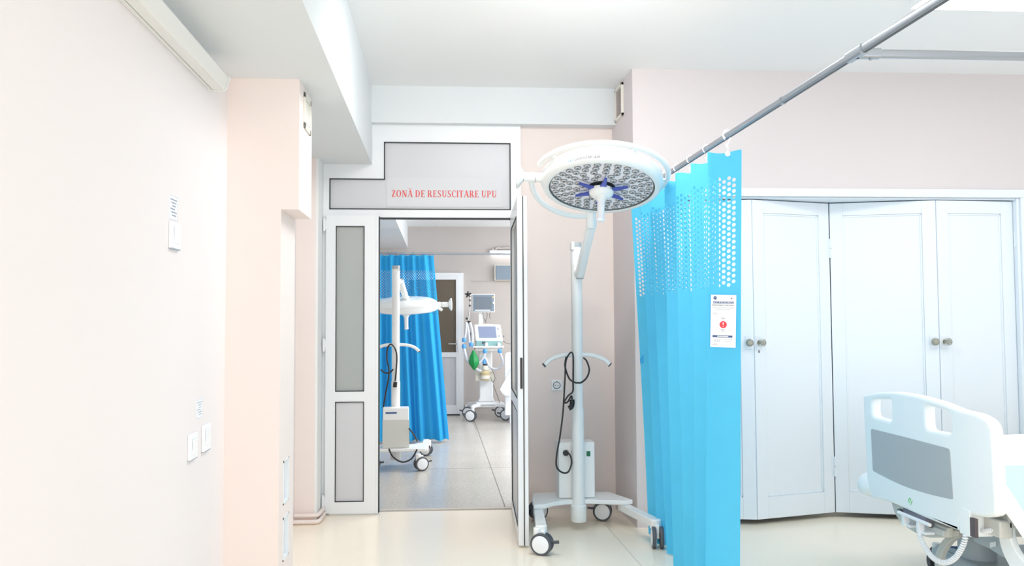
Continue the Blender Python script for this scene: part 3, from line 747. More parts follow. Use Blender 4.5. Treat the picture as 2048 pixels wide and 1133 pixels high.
# ------------------------------------------------------------------ mobile surgical lamps
def surgical_lamp(label, origin, rot, head_c, head_n, side_dir, arm, joint, yoke, knob_dir, heads, zoff_pole=1.83, cable=None, front_text=True, wall_side=1, box_local=(.115,.115), handrail_side=1, rail_arc=(-30,190), text_ang=None, has_switch=True):
    root = thing('surgical_lamp', label, 'surgical lamp', origin, 'mobile surgical lamps')
    T = Matrix.Translation(origin) @ Matrix.Rotation(rot, 4, 'Z')
    # base, local coordinates around the pole: -y is the front, two long legs
    b = MB(T)
    top = [(-.265,.24),(.245,.24),(.345,-.02),(.30,-.055),(.20,-.03),(.07,.0),(0,.003),(-.08,-.01),(-.17,-.05),(-.22,-.11),(-.30,-.12),(-.295,.02)]
    b.prism([(x,y,.160) for x,y in top], (0,0,.028))
    b.build('base_plate', 'enamel_g', root, bevel=.006)
    l = MB(T)
    def leg(m, x0,y0,x1,y1,w):
        d = Vector((x1-x0,y1-y0,0)).normalized(); n = Vector((-d.y,d.x,0))*w
        m.prism([Vector((x0,y0,.115))+n, Vector((x1,y1,.115))+n, Vector((x1,y1,.115))-n, Vector((x0,y0,.115))-n], (0,0,.044))
        m.lathe((x1,y1,.105), (0,0,1), [(0,w*1.0),(.002,w*1.12),(.052,w*1.12),(.056,w*.9)], 24)
    for a in ((-.262,-.02,-.300,-.50,.030),(.285,.02,.385,-.42,.030)):
        m = MB(T); leg(m, *a); m.build('base_leg', 'enamel_g', root, bevel=.004)
    wheels = [(-.300,-.53,math.radians(-25),1),(.388,-.45,math.radians(-100),0),(-.225,.285,math.radians(200),1),(.200,.235,math.radians(165),1)]
    R3 = T.to_3x3()
    for x, y, h, lv in wheels:
        p = T @ Vector((x,y,0)); caster(root, (p.x,p.y,0), h+rot, top=.15, lever=lv)
    c = MB(T); c.lathe((0,0,.055), (0,0,1), [(0,.047),(.004,.05),(.10,.05),(.105,.046)], 28).cyl((.0,-.051,.13),(.0,-.046,.13),.008).cyl((-.036,-.036,.12),(-.03,-.03,.12),.007)
    c.build('pole_socket', 'enamel_g', root)
    p = MB(T); p.lathe((0,0,.15), (0,0,1), [(0,.040),(.62,.040),(.62,.0355),(zoff_pole-.30,.0355)], 28)
    p.build('pole', 'enamel_g', root)
    # pole head: slotted upper section with grey cap
    m = MB(T); m.lathe((0,0,zoff_pole-.15), (0,0,1), [(0,.0365),(.11,.0365),(.118,.034)], 28).box(-.0365,-.018,-.036,.036,zoff_pole-.05,zoff_pole)
    m.build('pole_head', 'enamel', root)
    MB(T).lathe((0,0,zoff_pole-.032), (0,0,1), [(0,.036),(.02,.036),(.032,.030)], 28).build('pole_cap', 'greyp', root)
    # handle bar
    hb = [(-.215,-.02,1.045),(-.165,-.015,1.085),(-.09,-.008,1.105),(0,-.004,1.108),(.09,-.008,1.105),(.165,-.015,1.08),(.205,-.02,1.045)]
    MB(T).tube(spline(hb,5), .0145, 12).build('push_handle', 'enamel_g', root)
    m = MB(T)
    for s_, pnt, q in ((-1,hb[0],hb[1]),(1,hb[-1],hb[-2])):
        a = Vector(pnt); d = (Vector(pnt)-Vector(q)).normalized(); m.cyl(a-d*.002, a+d*.006, .0155)
    m.build('handle_end_cap', 'dgrey', root)
    # control box
    bx = MB(T).box(-.118, .115, .042, .19, .190, .545).build('control_box', 'enamel_g', root, bevel=.006)
    if has_switch:
        MB(T).box(.062, .086, .038, .043, .455, .487).build('power_switch', 'greenled', bx, bevel=.001)
        MB(T).lathe((-.072,.042,.478), (0,-1,0), [(0,.020),(.014,.018),(.030,.012)], 16).build('power_inlet', 'black', bx)
        MB(T).cyl((-.034,.042,.484),(-.034,.039,.484),.0055).cyl((-.034,.042,.455),(-.034,.039,.455),.006).build('fuse_cap', 'greyp', bx)
    else:
        MB(T).box(-.121, .118, .1905, .193, .19, .44).build('grey_front_panel', 'boxgrey', bx, bevel=.001)
        MB(T).box(-.01, .09, .1905, .194, .495, .510).build('blue_badge', 'navy', bx, bevel=.003)
    # spring arm
    a0, a1 = Vector(arm[0]), Vector(arm[1]); d = (a1-a0).normalized(); sx = d.cross(Vector((0,0,1))).normalized(); uy = sx.cross(d)
    m = MB()
    m.rbox((a0+a1)/2, d*(a1-a0).length, sx*.050, uy*.058); m.build('spring_arm', 'enamel', root, bevel=.010, seg=3)
    MB().rbox(a0-d*.004, d*.008, sx*.046, uy*.052).build('arm_end_cap', 'greyp', root)
    j = Vector(joint)
    MB().cyl(a1-Vector((0,0,.02)), a1+Vector((0,0,.02)), .030).lathe(j-Vector((0,0,.050)), (0,0,1), [(0,.026),(.004,.029),(.095,.029),(.10,.025)], 24).cyl(a1, j, .024).build('arm_joint', 'enamel', root)
    MB(None).cyl(T@Vector((0,0,a0.z+.02)), a0+d*.02, .024).build('arm_pivot', 'enamel', root)
    MB().tube(spline(yoke,8), .0155, 12).build('yoke', 'enamel', root)
    # head
    n = Vector(head_n).normalized(); hc = Vector(head_c)
    sd = Vector(side_dir); sd = (sd-n*sd.dot(n)).normalized(); fw = n.cross(sd)   # fw: other in-plane axis
    def ang(a): return sd*math.cos(math.radians(a))+fw*math.sin(math.radians(a))
    R = .315
    h = MB(); h.lathe(hc, n, [(-.100,0),(-.098,.16),(-.088,.26),(-.070,.300),(-.046,R+.008),(-.006,R+.010),(.012,R),(.022,.298),(.020,.282),(.008,.279)], 72)
    hd = h.build('lamp_head', 'enamel', root)
    MB().lathe(hc, n, [(.0085,.2785),(.0105,.2785)], 72).build('lamp_face', 'ledface', hd)
    MB().lathe(hc, n, [(.0106,.2725),(.0145,.2745),(.0165,.282),(.0106,.2825)], 72, True).build('face_ring', 'ring_refl', hd)
    m = MB()
    for k in range(6):
        a = ang(k*60+28); w = n.cross(a)
        m.rbox(hc+n*.0108+a*.175, a*.18, w*.0016, n*.002)
    m.build('segment_lines', 'gasket', hd, smooth=False)
    # lenses
    def lens(pos, first=[None]):
        if first[0] is None:
            q = MB()
            z = Vector((0,0,1))
            ring = MB().lathe((0,0,0), z, [(0,.0185),(.004,.0185),(.006,.0165),(.003,.0150)], 20)
            dome = MB().lathe((0,0,.002), z, [(0,.0150),(.0025,.0125),(.004,.007),(.0045,0)], 20)
            core = MB().lathe((0,0,.0065), z, [(0,.0065),(.001,.0065),(.0012,0)], 12)
            me = bpy.data.meshes.new('led_lens')
            me.from_pydata(ring.v+dome.v+core.v, [], ring.f+[tuple(i+len(ring.v) for i in f) for f in dome.f]+[tuple(i+len(ring.v)+len(dome.v) for i in f) for f in core.f])
            for mm in ('lensring','lens','ledcore'): me.materials.append(M[mm])
            for i, pl in enumerate(me.polygons):
                pl.material_index = 0 if i < len(ring.f) else (1 if i < len(ring.f)+len(dome.f) else 2); pl.use_smooth = True
            first[0] = me
        o = bpy.data.objects.new('led_lens', first[0]); COL.objects.link(o); o.parent = hd
        Q = n.to_track_quat('Z','Y').to_matrix().to_4x4()
        o.matrix_local = Matrix.Translation(pos-org(root)) @ Q
    if heads:
        for r_, cnt, ph in ((.2515,30,6),(.213,24,0),(.174,18,10),(.134,12,15),(.100,6,58)):
            for k in range(cnt): lens(hc+n*.0104+ang(ph+360*k/cnt)*r_)
    # hub, star and sterile handle
    MB().lathe(hc, n, [(.0106,.073),(.0125,.073)], 32).build('hub_recess', 'gasket', hd)
    star = MB()
    for k in range(6):
        a = ang(k*60+28); w = n.cross(a)
        o = hc+n*.030
        star.prism([o+a*.045+w*.022, o+a*.075+w*.015, o+a*.148+w*.006, o+a*.148-w*.006, o+a*.075-w*.015, o+a*.045-w*.022], n*.010)
    star.build('blue_star', 'blue', hd, bevel=.001)
    MB().lathe(hc+n*.028, n, [(0,.052),(.001,.066),(.016,.066),(.020,.064),(.026,.062),(.040,.045),(.044,.030),(.060,.027)], 40).build('lamp_hub', 'enamel', hd)
    a = ang(200); MB().rbox(hc+n*.0375+ang(214)*.0655, ang(214)*.003, n.cross(ang(214))*.05, n*.010).build('hub_badge', 'greyp', hd)
    MB().lathe(hc+n*.085, n, [(0,.022),(.01,.0205),(.085,.0185),(.108,.0185),(.112,.021),(.122,.021),(.127,.016)], 24).build('sterile_handle', 'plastic', hd)
    # side pivot with flared knob
    pv = hc-n*.025+sd*(R+.002)
    m = MB(); m.lathe(pv, sd, [(0,.026),(.040,.025)], 24); m.lathe(pv+sd*.040, sd, [(0,.027),(.040,.026),(.060,.026)], 24)
    m.build('side_pivot', 'enamel', root)
    m = MB(); m.lathe(pv+sd*.1, sd, [(0,.020),(.01,.036),(.028,.066),(.036,.068),(.041,.058)], 6); m.build('flared_knob', 'enamel', root, bevel=.004)
    MB().lathe(pv+sd*.0388, sd, [(0,.0275),(.002,.0275)], 24).build('pivot_seam', 'gasket', root)
    # grip rail around the head
    a0_, a1_ = rail_arc
    pts = [hc-n*.058+ang(a0_+(a1_-a0_)*t/48)*(R+.036) for t in range(49)]
    gr = MB().tube(pts, .0125, 12, flat=1.25).build('grip_rail', 'enamel', root)
    for fr_ in (.08, .42, .70, .96):
        a = ang(a0_+(a1_-a0_)*fr_); MB().rbox(hc-n*.054+a*(R+.012), a*.045, n.cross(a)*.022, n*.012).build('rail_bracket', 'enamel', gr, bevel=.003)
    # lettering wrapped round the rim
    if front_text:
        cA = text_ang
        def wrap(vf, a_c, name, m_):
            mm = MB(); vs = []
            for v in vf[0]:
                # the rim between its face edge and its widest line
                z = v.y; rr = R+.0114 - max(0, .35*(z+.002))*0; a = a_c + math.degrees(v.x/R)*text_sign
                al = .010 - z*0
                # cone from (.010, R+.0015) to (-.028, R+.0085)
                hh_ = .007-z; rr = R + (.0105 if hh_ < -.006 else (.012-hh_)/.018*.0105); vs.append(hc + n*hh_ + ang(a)*(rr+.0006+v.z))
            mm.add(vs, vf[1]); return mm.build(name, m_, hd, smooth=False)
        text_sign = front_text
        wrap(text_mesh('LED', .0165, 'LEFT', .0001), cA, 'rim_lettering', 'text_b')
        wrap(text_mesh('LUCKYSTAR', .0165, 'LEFT', .0001, .12), cA+text_sign*math.degrees(.033/R), 'rim_lettering', 'text_g')
        wrap(text_mesh('S628', .0165, 'LEFT', .0001, .12), cA+text_sign*math.degrees(.130/R), 'rim_lettering', 'text_g')
    if cable:
        for nm, pts_, r_ in cable:
            o = MB().tube(spline(pts_,8), r_, 8).build(nm, 'black', root)
    return root
HC = at(1203, 371.5, Y=4.35)
th = math.radians(17.6); vh = Vector((-.196,-.98,0))
HN = Vector((0,0,-1))*math.cos(th) + vh*math.sin(th) + Vector((-.03,0,0))
j1 = at(1181, 437, Y=4.74)
pv = HC + Vector((-.315-.03, .03, 0))
yk = [at(x, y, Y=Y) for x, y, Y in ((1176,433,4.74),(1140,431,4.72),(1108,421,4.66),(1082,404,4.58),(1068,385,4.50),(1063,366,4.43),(1062,356,4.40))]
def C(x, y, Y=5.19): return at(x, y, Y=Y)
# k: crop pixel to photo pixel for the cable (crop 827 px = 360 px)
kk = 360/827
def K(cx_, cy_, Y=5.19): return C(1010+cx_*kk, 640+cy_*kk, Y)
cab = [('power_cable', [K(286,610,5.25), K(300,625,5.24), K(306,660,5.22), K(290,700,5.21), K(262,702,5.2), K(237,675,5.2), K(238,620,5.2), K(252,540,5.2), K(265,440,5.2), K(270,370,5.19), K(276,260,5.19), K(280,190,5.19), K(300,152,5.18), K(312,160,5.18), K(314,210,5.18), K(313,290,5.17), K(311,330,5.17), K(290,350,5.17), K(272,380,5.17), K(288,378,5.165), K(305,350,5.16), K(308,372,5.16)], .0055),
       ('power_cable', [K(281,170,5.185), K(276,215,5.18), K(295,270,5.175), K(320,288,5.17), K(335,290,5.17), K(352,288,5.17), K(376,265,5.18), K(387,230,5.19), K(375,190,5.2), K(360,175,5.21)], .0055),
       ('cable_plug', [K(308,368,5.16), K(309,382,5.16), K(305,400,5.16), K(293,408,5.16)], .016)]
surgical_lamp('white mobile surgical lamp with round LED head, standing right of the open door leaf', (.885, 5.25, 0), 0, HC, HN, (-1,.06,.0),
    (at(1159,551,Y=5.17), at(1183,447,Y=4.80)), at(1182,440,Y=4.74), yk, None, True, 1.83, cable=cab, front_text=-1, text_ang=-51.5, rail_arc=(-14,-250))
# second lamp in the back room, turned round
HC2 = at(812, 617, Y=8.25)
yk2 = [at(x, y, Y=Y) for x, y, Y in ((813,600,8.22),(830,601,8.2),(852,606,8.18),(870,613,8.18),(884,621,8.2))]
kz = 160/604
def K2(a, b, Y=7.55): return at(750+a*kz, 660+b*300/1133, Y=Y)
cab2 = [('power_cable', [K2(62,598,7.6),K2(75,510,7.6),K2(100,380,7.6),K2(105,300,7.6),K2(90,220,7.6),K2(95,140,7.6),K2(120,110,7.6),K2(150,140,7.6),K2(165,200,7.6),K2(160,310,7.6),K2(152,390,7.6)], .007),
        ('power_cable', [K2(42,300,7.62),K2(75,325,7.62),K2(110,325,7.62),K2(138,298,7.62)], .007),
        ('power_cable', [K2(105,900,7.42),K2(135,960,7.4),K2(205,1000,7.4),K2(275,975,7.42),K2(318,905,7.45)], .007),
        ('power_cable', [K2(258,748,7.45),K2(290,790,7.5),K2(318,843,7.55)], .007),
        ('cable_plug', [K2(154,395,7.6),K2(150,435,7.6)], .018)]
surgical_lamp('second mobile surgical lamp, seen from behind through the doorway before the blue curtain', (-.395, 7.68, 0), math.radians(183), HC2, (.02,.15,-.98), (1,.05,0),
    (at(801,563,Y=7.85), at(812,598,Y=8.15)), at(812,602,Y=8.2), yk2, None, False, 1.84, cable=cab2, front_text=0, rail_arc=(20,250), has_switch=False)

# ------------------------------------------------------------------ hospital bed at the right
BX = 2.30
bed = thing('hospital_bed', 'white hospital bed at the right edge, its grey-panelled footboard facing the room', 'bed', (2.9, 3.85, 0))
c8 = lambda x, y: (1640+x*408/1176, 740+y*393/1133)
def yz(x, y, X=BX): p = at(*c8(x, y), X=X); return (-p.y, p.z)     # local x = -Y
outer = [yz(*p) for p in ((245,148),(330,128),(430,127),(560,148),(700,188),(800,232),(900,252),(960,285),(992,335),(1002,480),(1020,840),(960,856),(870,842),(808,822),(806,934),(600,856),(400,765),(290,742),(268,640),(256,400))]
outer = roundpoly(outer, [.02,.02,.05,.05,.05,.05,.05,.05,.03,.05,.03,.05,.05,.004,.004,.05,.05,.03,.03,.05])
hole1 = roundpoly([yz(*p) for p in ((298,172),(408,170),(412,300),(300,268))], .028)
hole2 = roundpoly([yz(*p) for p in ((605,205),(745,245),(757,375),(612,345))], .028)
vf = outline([outer, hole1, hole2], .055, .016)
def Y2(v, x0=BX): return Vector((x0+v.z, -v.x, v.y))
m = MB(); m.add([Y2(v, BX+.027) for v in vf[0]], vf[1]); fb = m.build('footboard', 'bedplastic', bed)
ins = roundpoly([yz(*p) for p in ((295,340),(520,396),(750,457),(770,750),(640,722),(500,678),(400,632),(306,583))], [.015,.1,.02,.012,.1,.1,.1,.015])
vf = outline([ins], .004, .001); m = MB(); m.add([Y2(v, BX-.0005) for v in vf[0]], vf[1]); m.build('footboard_insert', 'greyp', fb)
m = MB()
for x, y, w in ((508,745,5),(516,748,5),(524,760,5)):
    q = [yz(x-w+3,y+22), yz(x+1,y+22), yz(x+w+6,y-4), yz(x+w+1,y-6)]
    m.prism([(BX-.0012,-p[0],p[1]) for p in q], (.0012,0,0))
m.build('green_mark', 'greenmark', fb, smooth=False)
# corner bumper at the far corner
bc = at(1716, 971, X=BX-.02); bc2 = at(1738, 971, X=BX+.02)
b_ = MB(); b_.lathe((BX+.04, bc.y-.035, bc.z+.005), (0,1,0), [(-.05,.040),(.0,.062),(.035,.064),(.050,.055),(.056,.035)], 28).build('corner_bumper', 'bedplastic', bed)
MB().lathe((BX+.04, bc.y-.035, bc.z+.005), (0,1,0), [(.054,.012),(.060,.035),(.062,.034),(.063,.01)], 20).build('bumper_disc', 'enamel_g', bed)
MB().rbox((BX+.05, bc.y-.10, bc.z-.035), (.05,0,0), (0,.12,0), (0,0,.03)).build('bumper_arm', 'bedplastic', bed, bevel=.006)
# square socket post near the right notch
s0, s1 = at(1919, 1028, X=BX+.01), at(1951, 1068, X=BX+.01)
MB().box(BX-.004, BX+.10, at(1941,1040,X=BX).y, at(1920,1040,X=BX).y, .383, .498).build('end_post', 'bedplastic', bed, bevel=.003)
MB().box(BX-.003, BX+.012, at(1951,1050,X=BX).y, at(1941,1050,X=BX).y, .388, .468).build('post_socket', mat('brown_socket', rgb(92,84,88), .6), bed)
MB().box(BX+.06, BX+.12, 3.38, 4.33, .40, .475).box(BX+.10, 4.6, 3.40, 3.46, .40, .47).box(BX+.10, 4.6, 4.24, 4.30, .40, .47).build('bed_frame', 'arch', bed, bevel=.008)
MB().box(BX+.12, 4.6, 3.42, 4.28, .47, .52).build('mattress_platform', 'arch', bed, bevel=.01)
# curved white under-tray edge and accessory rail below the footboard
c1 = lambda x, y: (1740+x*308/2017, 960+y*173/1133)
def U(x, y, X=BX+.05): return at(*c1(x, y), X=X)
pts = [U(265,300), U(300,420), U(370,540), U(480,640), U(620,720), U(760,760), U(1000,760)]
up = [U(400,350), U(520,440), U(700,520), U(850,580), U(1000,640)]
pl = spline(pts,4)+spline(up[::-1],4)
vf = outline([[(-p.y, p.z) for p in pl]], .03, .006); m = MB(); m.add([Y2(v, BX+.07) for v in vf[0]], vf[1]); m.build('under_tray', 'arch', bed)
m = MB(); a, b = U(372,425,BX-.01), U(785,597,BX-.01); m.cyl(a, b, .0085)
m.build('accessory_rail', 'plastic', bed)
m = MB(); m.cyl(U(386,408,BX+.01), U(398,420,BX+.01), .014).cyl(U(792,588,BX+.01), U(806,594,BX+.01), .016); m.build('rail_end_ring', 'dgrey', bed)
m = MB()
for x0, y0 in ((465,530),(660,620)):
    m = MB(); p = U(x0, y0, BX+.0); m.rbox(p, (.03,0,0), (0,.022,0), (0,0,.058))
    m.rbox(p+Vector((.02,-.02,-.022)), (.05,0,0), (0,.05,0), (0,0,.012))
    m.build('rail_hook', 'plastic', bed, bevel=.002)
m = MB(); p, q = U(480,440,BX+.045), U(780,560,BX+.045); d = (q-p)
m.rbox((p+q)/2+Vector((.0,0,.006)), d, (.04,0,0), (0,0,.035)); m.build('dark_strip', mat('violet_grey', rgb(142,142,160), .4), bed)
m = MB(); m.rbox(U(900,640,BX+.08), (.08,0,0), (0,.20,0), (0,0,.03)); m.build('actuator_arm', 'arch', bed, bevel=.005)
# big curved bracket, column, lift housing
def arcstrip(name, mname, outerp, innerp, X, th_):
    pl = spline(outerp,5)+spline(innerp[::-1],5)
    vf = outline([[(-p.y, p.z) for p in pl]], th_, .004); m = MB(); m.add([Y2(v, X) for v in vf[0]], vf[1]); return m.build(name, mname, bed)
XA = BX+.16
arcstrip('curved_bracket', 'arch', [at(*c1(*p), X=XA) for p in ((1170,690),(1040,740),(950,840),(895,960),(878,1050),(885,1150))], [at(*c1(*p), X=XA) for p in ((1180,760),(1100,800),(1020,890),(970,980),(950,1060),(950,1150))], XA, .03)
XL = BX+.30
lp = at(*c1(1250, 950), X=XL)
MB().lathe((XL+.06, lp.y, .06), (0,0,1), [(0,.085),(.29,.085),(.315,.065),(.32,.0)], 28).build('lift_column', 'basegrey', bed)
m = MB(); c_ = at(*c1(1100,1030), X=XL-.02); m.lathe((XL-.02, c_.y, c_.z-.03), (1,0,0), [(0,.078),(.03,.080),(.035,.07),(.036,0)], 32); m.build('housing_disc', 'basegrey', bed)
m = MB(); m.lathe((XL-.012, c_.y, c_.z-.03), (1,0,0), [(0,.080),(0,.087),(.02,.087),(.02,.080)], 32, True); m.build('housing_ring', 'navy', bed)
arm_pts = [at(*c1(*p), X=BX+.13) for p in ((1175,690),(1400,690),(1660,720),(1700,880),(1760,1133),(1650,1060),(1500,980),(1380,900),(1200,820))]
vf = outline([roundpoly([(-p.y,p.z) for p in arm_pts], .01)], .02, .003); m = MB(); m.add([Y2(v, BX+.20) for v in vf[0]], vf[1]); sa_ = m.build('side_arm', 'basegrey', bed)
MB().rbox(at(*c1(1612,852), X=BX+.185), (.003,0,0), (0,.04,-.016), (0,0,.022)).build('small_label', 'plastic', sa_)
arcstrip('leg_cover', 'bedplastic', [at(*c1(*p), X=BX+.10) for p in ((1655,520),(1665,700),(1690,860),(1740,1000),(1830,1180))], [at(*c1(*p), X=BX+.10) for p in ((1800,560),(1810,720),(1850,860),(1930,1000),(2100,1180))], BX+.12, .03)
MB().box(BX+.10, BX+.16, 3.38, 3.62, .440, .500).build('cross_bar', 'arch', bed, bevel=.006)
# base and wheels
MB().box(BX+.25, 4.4, 3.50, 4.2, .09, .15).build('base_frame', 'basegrey', bed, bevel=.02)
MB().box(XL-.02, 4.5, 3.33, 3.45, .10, .16).build('base_side', 'bedplastic', bed, bevel=.02)
for x, y in ((2.62,3.42),(2.62,4.22),(4.3,3.42),(4.3,4.22)): caster(bed, (x,y,0), math.radians(20), r=.07, top=.16, lever=0)
# coiled cable
ctl = spline([U(650,690,BX-.005), U(655,750,BX-.01), U(720,880,BX-.02), U(820,1020,BX-.03), U(960,1090,BX-.03), U(1100,1040,BX-.02), U(1200,900,BX-.01), U(1250,760,BX), U(1255,690,BX+.01)], 10)
def coil(ctl, r, turns, wire, name):
    L = [0]
    for i in range(1, len(ctl)): L.append(L[-1]+(ctl[i]-ctl[i-1]).length)
    out = []; N = turns*10; j = 1; u = None
    for i in range(N+1):
        s_ = L[-1]*i/N
        while j < len(L)-1 and L[j] < s_: j += 1
        t = (s_-L[j-1])/(L[j]-L[j-1]); p = ctl[j-1].lerp(ctl[j], t); tg = (ctl[j]-ctl[j-1]).normalized()
        if u is None: u = tg.orthogonal().normalized()
        u = (u-tg*u.dot(tg)).normalized(); w = tg.cross(u); a = 2*PI*i/10
        out.append(p+(u*math.cos(a)+w*math.sin(a))*r)
    return MB().tube(out, wire, 6).build(name, 'plastic', bed)
coil(ctl, .0095, 44, .0036, 'coiled_cable')
coil([at(1950,1062,X=BX+.05), at(1968,1063,X=BX+.05), at(1984,1062,X=BX+.06)], .008, 12, .0034, 'coiled_cable')
MB().tube([at(1984,1062,X=BX+.06), at(2000,1060,X=BX+.08)], .005, 8).build('cable_end', 'plastic', bed)
# mattress and sheets
mt = MB().box(BX+.085, 4.5, 3.40, 4.27, .52, .685).build('mattress', 'mattress', None, bevel=.04, seg=4)
tag(mt, 'mattress of the hospital bed under the white sheet', 'mattress')
def sheet_top(u, v):
    x = BX+.075+u*2.2; y = 3.37+v*.93
    e = min(u*2.2, .12)/.12
    zz_ = .692+.022*e**.5+.006*math.sin(x*7+y*5)+.004*math.sin(y*17+x*3) - (.02 if v in (0,1) else 0)
    return (x, y, zz_)
m = MB().grid(sheet_top, 40, 20)
def sheet_end(u, v):
    y = 3.37+u*.93; return (BX+.073+.004*math.sin(u*15), y, .692-.16*v)
m.grid(sheet_end, 20, 4)
o = m.build('bed_sheet', 'sheet', None, solid=.006); tag(o, 'smooth white sheet spread over the hospital bed mattress', 'sheet')
def hem(x): return max(.36, .672-1.5*(x-(BX+.03))) + .01*math.sin(x*30)
def drape(u, v, band=0):
    x = BX+.045+u*1.3; zh = hem(x)
    z = (.712-(.712-zh)*v) if not band else zh+.004-.135*v
    t = (.712-z)/.35
    return (x, 3.352-.035*t-.012*math.sin(x*21+z*3)*t-.003*band, z)
ds = MB().grid(drape, 50, 10).build('draped_sheet', 'sheetb', None, solid=.004); tag(ds, 'pale blue white sheet hanging down the near side of the hospital bed', 'sheet')
MB().grid(lambda u, v: drape(u, v, 1), 50, 6).build('sheet_hem', 'sheet', ds, solid=.004)

# ================================================================== the back room
# far door
d4 = thing('door_4', 'white door in the far wall of the back room, its pane coloured as the dark room behind', 'door', (.15, YB, 0), kind='structure')
def F(x, y, Y=YB-.05): p = at(x, y, Y=Y); return p.x, p.z
fx0 = F(800,700)[0]; fx1 = F(927,700)[0]; fz = F(900,546)[1]
ox1 = F(919,700)[0]; oz = F(900,553)[1]
m = MB().box(ox1, fx1, YB-.06, YB, 0, fz).box(fx0, ox1, YB-.06, YB, oz, fz); m.build('door_frame', 'pvc', d4, bevel=.004)
gX0 = fx0+.12; gX1 = F(912,700)[0]; gZ0, gZ1 = F(900,705)[1], F(900,560)[1]
m = MB().box(gX1, ox1, YB-.075, YB-.02, .02, oz).box(fx0, gX0, YB-.075, YB-.02, .02, oz).box(gX0, gX1, YB-.075, YB-.02, gZ1, oz).box(gX0, gX1, YB-.075, YB-.02, gZ0-.07, gZ0).box(gX0, gX1, YB-.075, YB-.02, .02, .14)
m.build('leaf_frame', 'pvc', d4, bevel=.003)
MB().box(gX0, gX1, YB-.055, YB-.045, gZ0, gZ1).build('glass_pane', 'dglass', d4)
m = MB().box(gX0, gX1, YB-.055, YB-.035, .14, gZ0-.07)
x = gX0
while x < gX1: m.box(x, x+.004, YB-.058, YB-.054, .14, gZ0-.07); x += .10
m.build('lower_panel', 'pvc_panel', d4, smooth=False)
hp = at(914, 688, Y=YB-.08)
MB().box(hp.x-.016, hp.x+.016, YB-.085, YB-.075, hp.z-.11, hp.z+.05).build('handle_plate', 'steel', d4, bevel=.003)
MB().cyl((hp.x,YB-.085,hp.z), (hp.x,YB-.13,hp.z), .010).tube([(hp.x,YB-.13,hp.z),(hp.x-.12,YB-.13,hp.z)], .010, 10).build('door_handle', 'steel', d4)
MB().box(fx0, ox1, YB-.07, YB-.03, 0, .02).build('door_gap', 'gasket', d4)
# wall lamp box, rail and tube lamp
wl2 = thing('wall_light_box', 'grey rectangular wall light on the far wall above the monitor', 'lamp', (.9, YB, 1.85))
(xa, za), (xb, zb) = F(988,562,YB), F(1022,531,YB)
MB().box(xa, xb+.5, YB-.09, YB, za, zb).build('lamp_housing', 'cream', wl2, bevel=.006)
MB().box(xa+.02, xb+.48, YB-.105, YB-.09, za+.01, zb-.01).build('lamp_diffuser', 'bezel', wl2, bevel=.01, seg=3)
tl = thing('tube_lamp', 'lit white tube lamp high on the far wall of the back room', 'lamp', (.9, 11.0, 2.2))
a = at(982, 508, Y=YB-.06)
MB().box(a.x-.02, a.x+1.3, YB-.05, YB, a.z+.015, a.z+.05).build('lamp_base', 'plastic', tl, bevel=.003)
MB().cyl((a.x,YB-.06,a.z), (a.x+1.25,YB-.06,a.z), .019).build('lit_tube', 'tube', tl)
pd = thing('wall_pipe_duct', 'knotted grey cable duct on the far wall above the tube lamp', 'duct', (.9, YB, 2.3))
a = at(985, 499, Y=YB-.02)
pts = [(a.x-.02,YB-.02,a.z-.03),(a.x,YB-.03,a.z),(a.x+.03,YB-.02,a.z-.02),(a.x+.07,YB-.025,a.z+.02),(a.x+.13,YB-.02,a.z+.01),(a.x+.2,YB-.02,a.z+.02),(a.x+.8,YB-.02,a.z+.03)]
MB().tube(spline(pts,5), .015, 8).build('duct_pipe', 'plaster', pd)
wcv = thing('wall_conduit', 'thin horizontal conduit line on the far wall under the light box', 'conduit', (.7, YB, 1.85))
a, b = at(942, 563, Y=YB-.01), at(990, 563, Y=YB-.01); MB().tube([(a.x,YB-.006,a.z),(b.x+.3,YB-.006,a.z)], .006, 6).build('conduit', 'plaster', wcv)
# curtain rail and curtain
YCUR = 9.1
r0, r1 = at(760, 507, Y=YCUR), at(1022, 510, Y=YCUR)
rl2 = thing('curtain_rail', 'thin metal curtain rail crossing the back room', 'curtain rail', (0, YCUR, r0.z))
MB().cyl((-1.2,YCUR,r0.z), (3.3,YCUR,r1.z), .012).build('rail', 'chrome', rl2)
cur2 = thing('privacy_curtain', 'deep blue perforated curtain in the back room behind the second lamp', 'curtain', (-.5, YCUR, 0), 'blue hospital curtains')
W2 = 2.3
def fold2(u):
    t = u/W2
    x = -1.15+t*1.10
    y = YCUR + .045*math.sin(t*2*PI*8.5+.6*math.sin(t*9))
    return x, y
def map2(u, z):
    t = u/W2; h = (2.05-z)/2.03; x, y = fold2(u)
    x += h*(max(0, t-.45)/.55)**1.0*.19 + h*.02*math.sin(t*30)
    y = YCUR+(y-YCUR)*(1+.9*h) - .03*h*h
    return (x, y, z)
cc = curtain_cells(W2, None, .026, .031, .0068, 16, 2.05-.16, 2.05, .03, map2, low_seg=12)
cc.build('curtain_fabric', 'curtain2', cur2)
for k in range(12):
    x, y = fold2(W2*(k+.5)/12)
    MB().tube([(x+.016*math.cos(q), YCUR, r0.z+.016*math.sin(q)) for q in [math.radians(a) for a in range(0,361,30)]], .003, 5).cyl((x,YCUR,r0.z-.015),(x,y,2.035),.003).build('curtain_hook', 'steel', cur2)

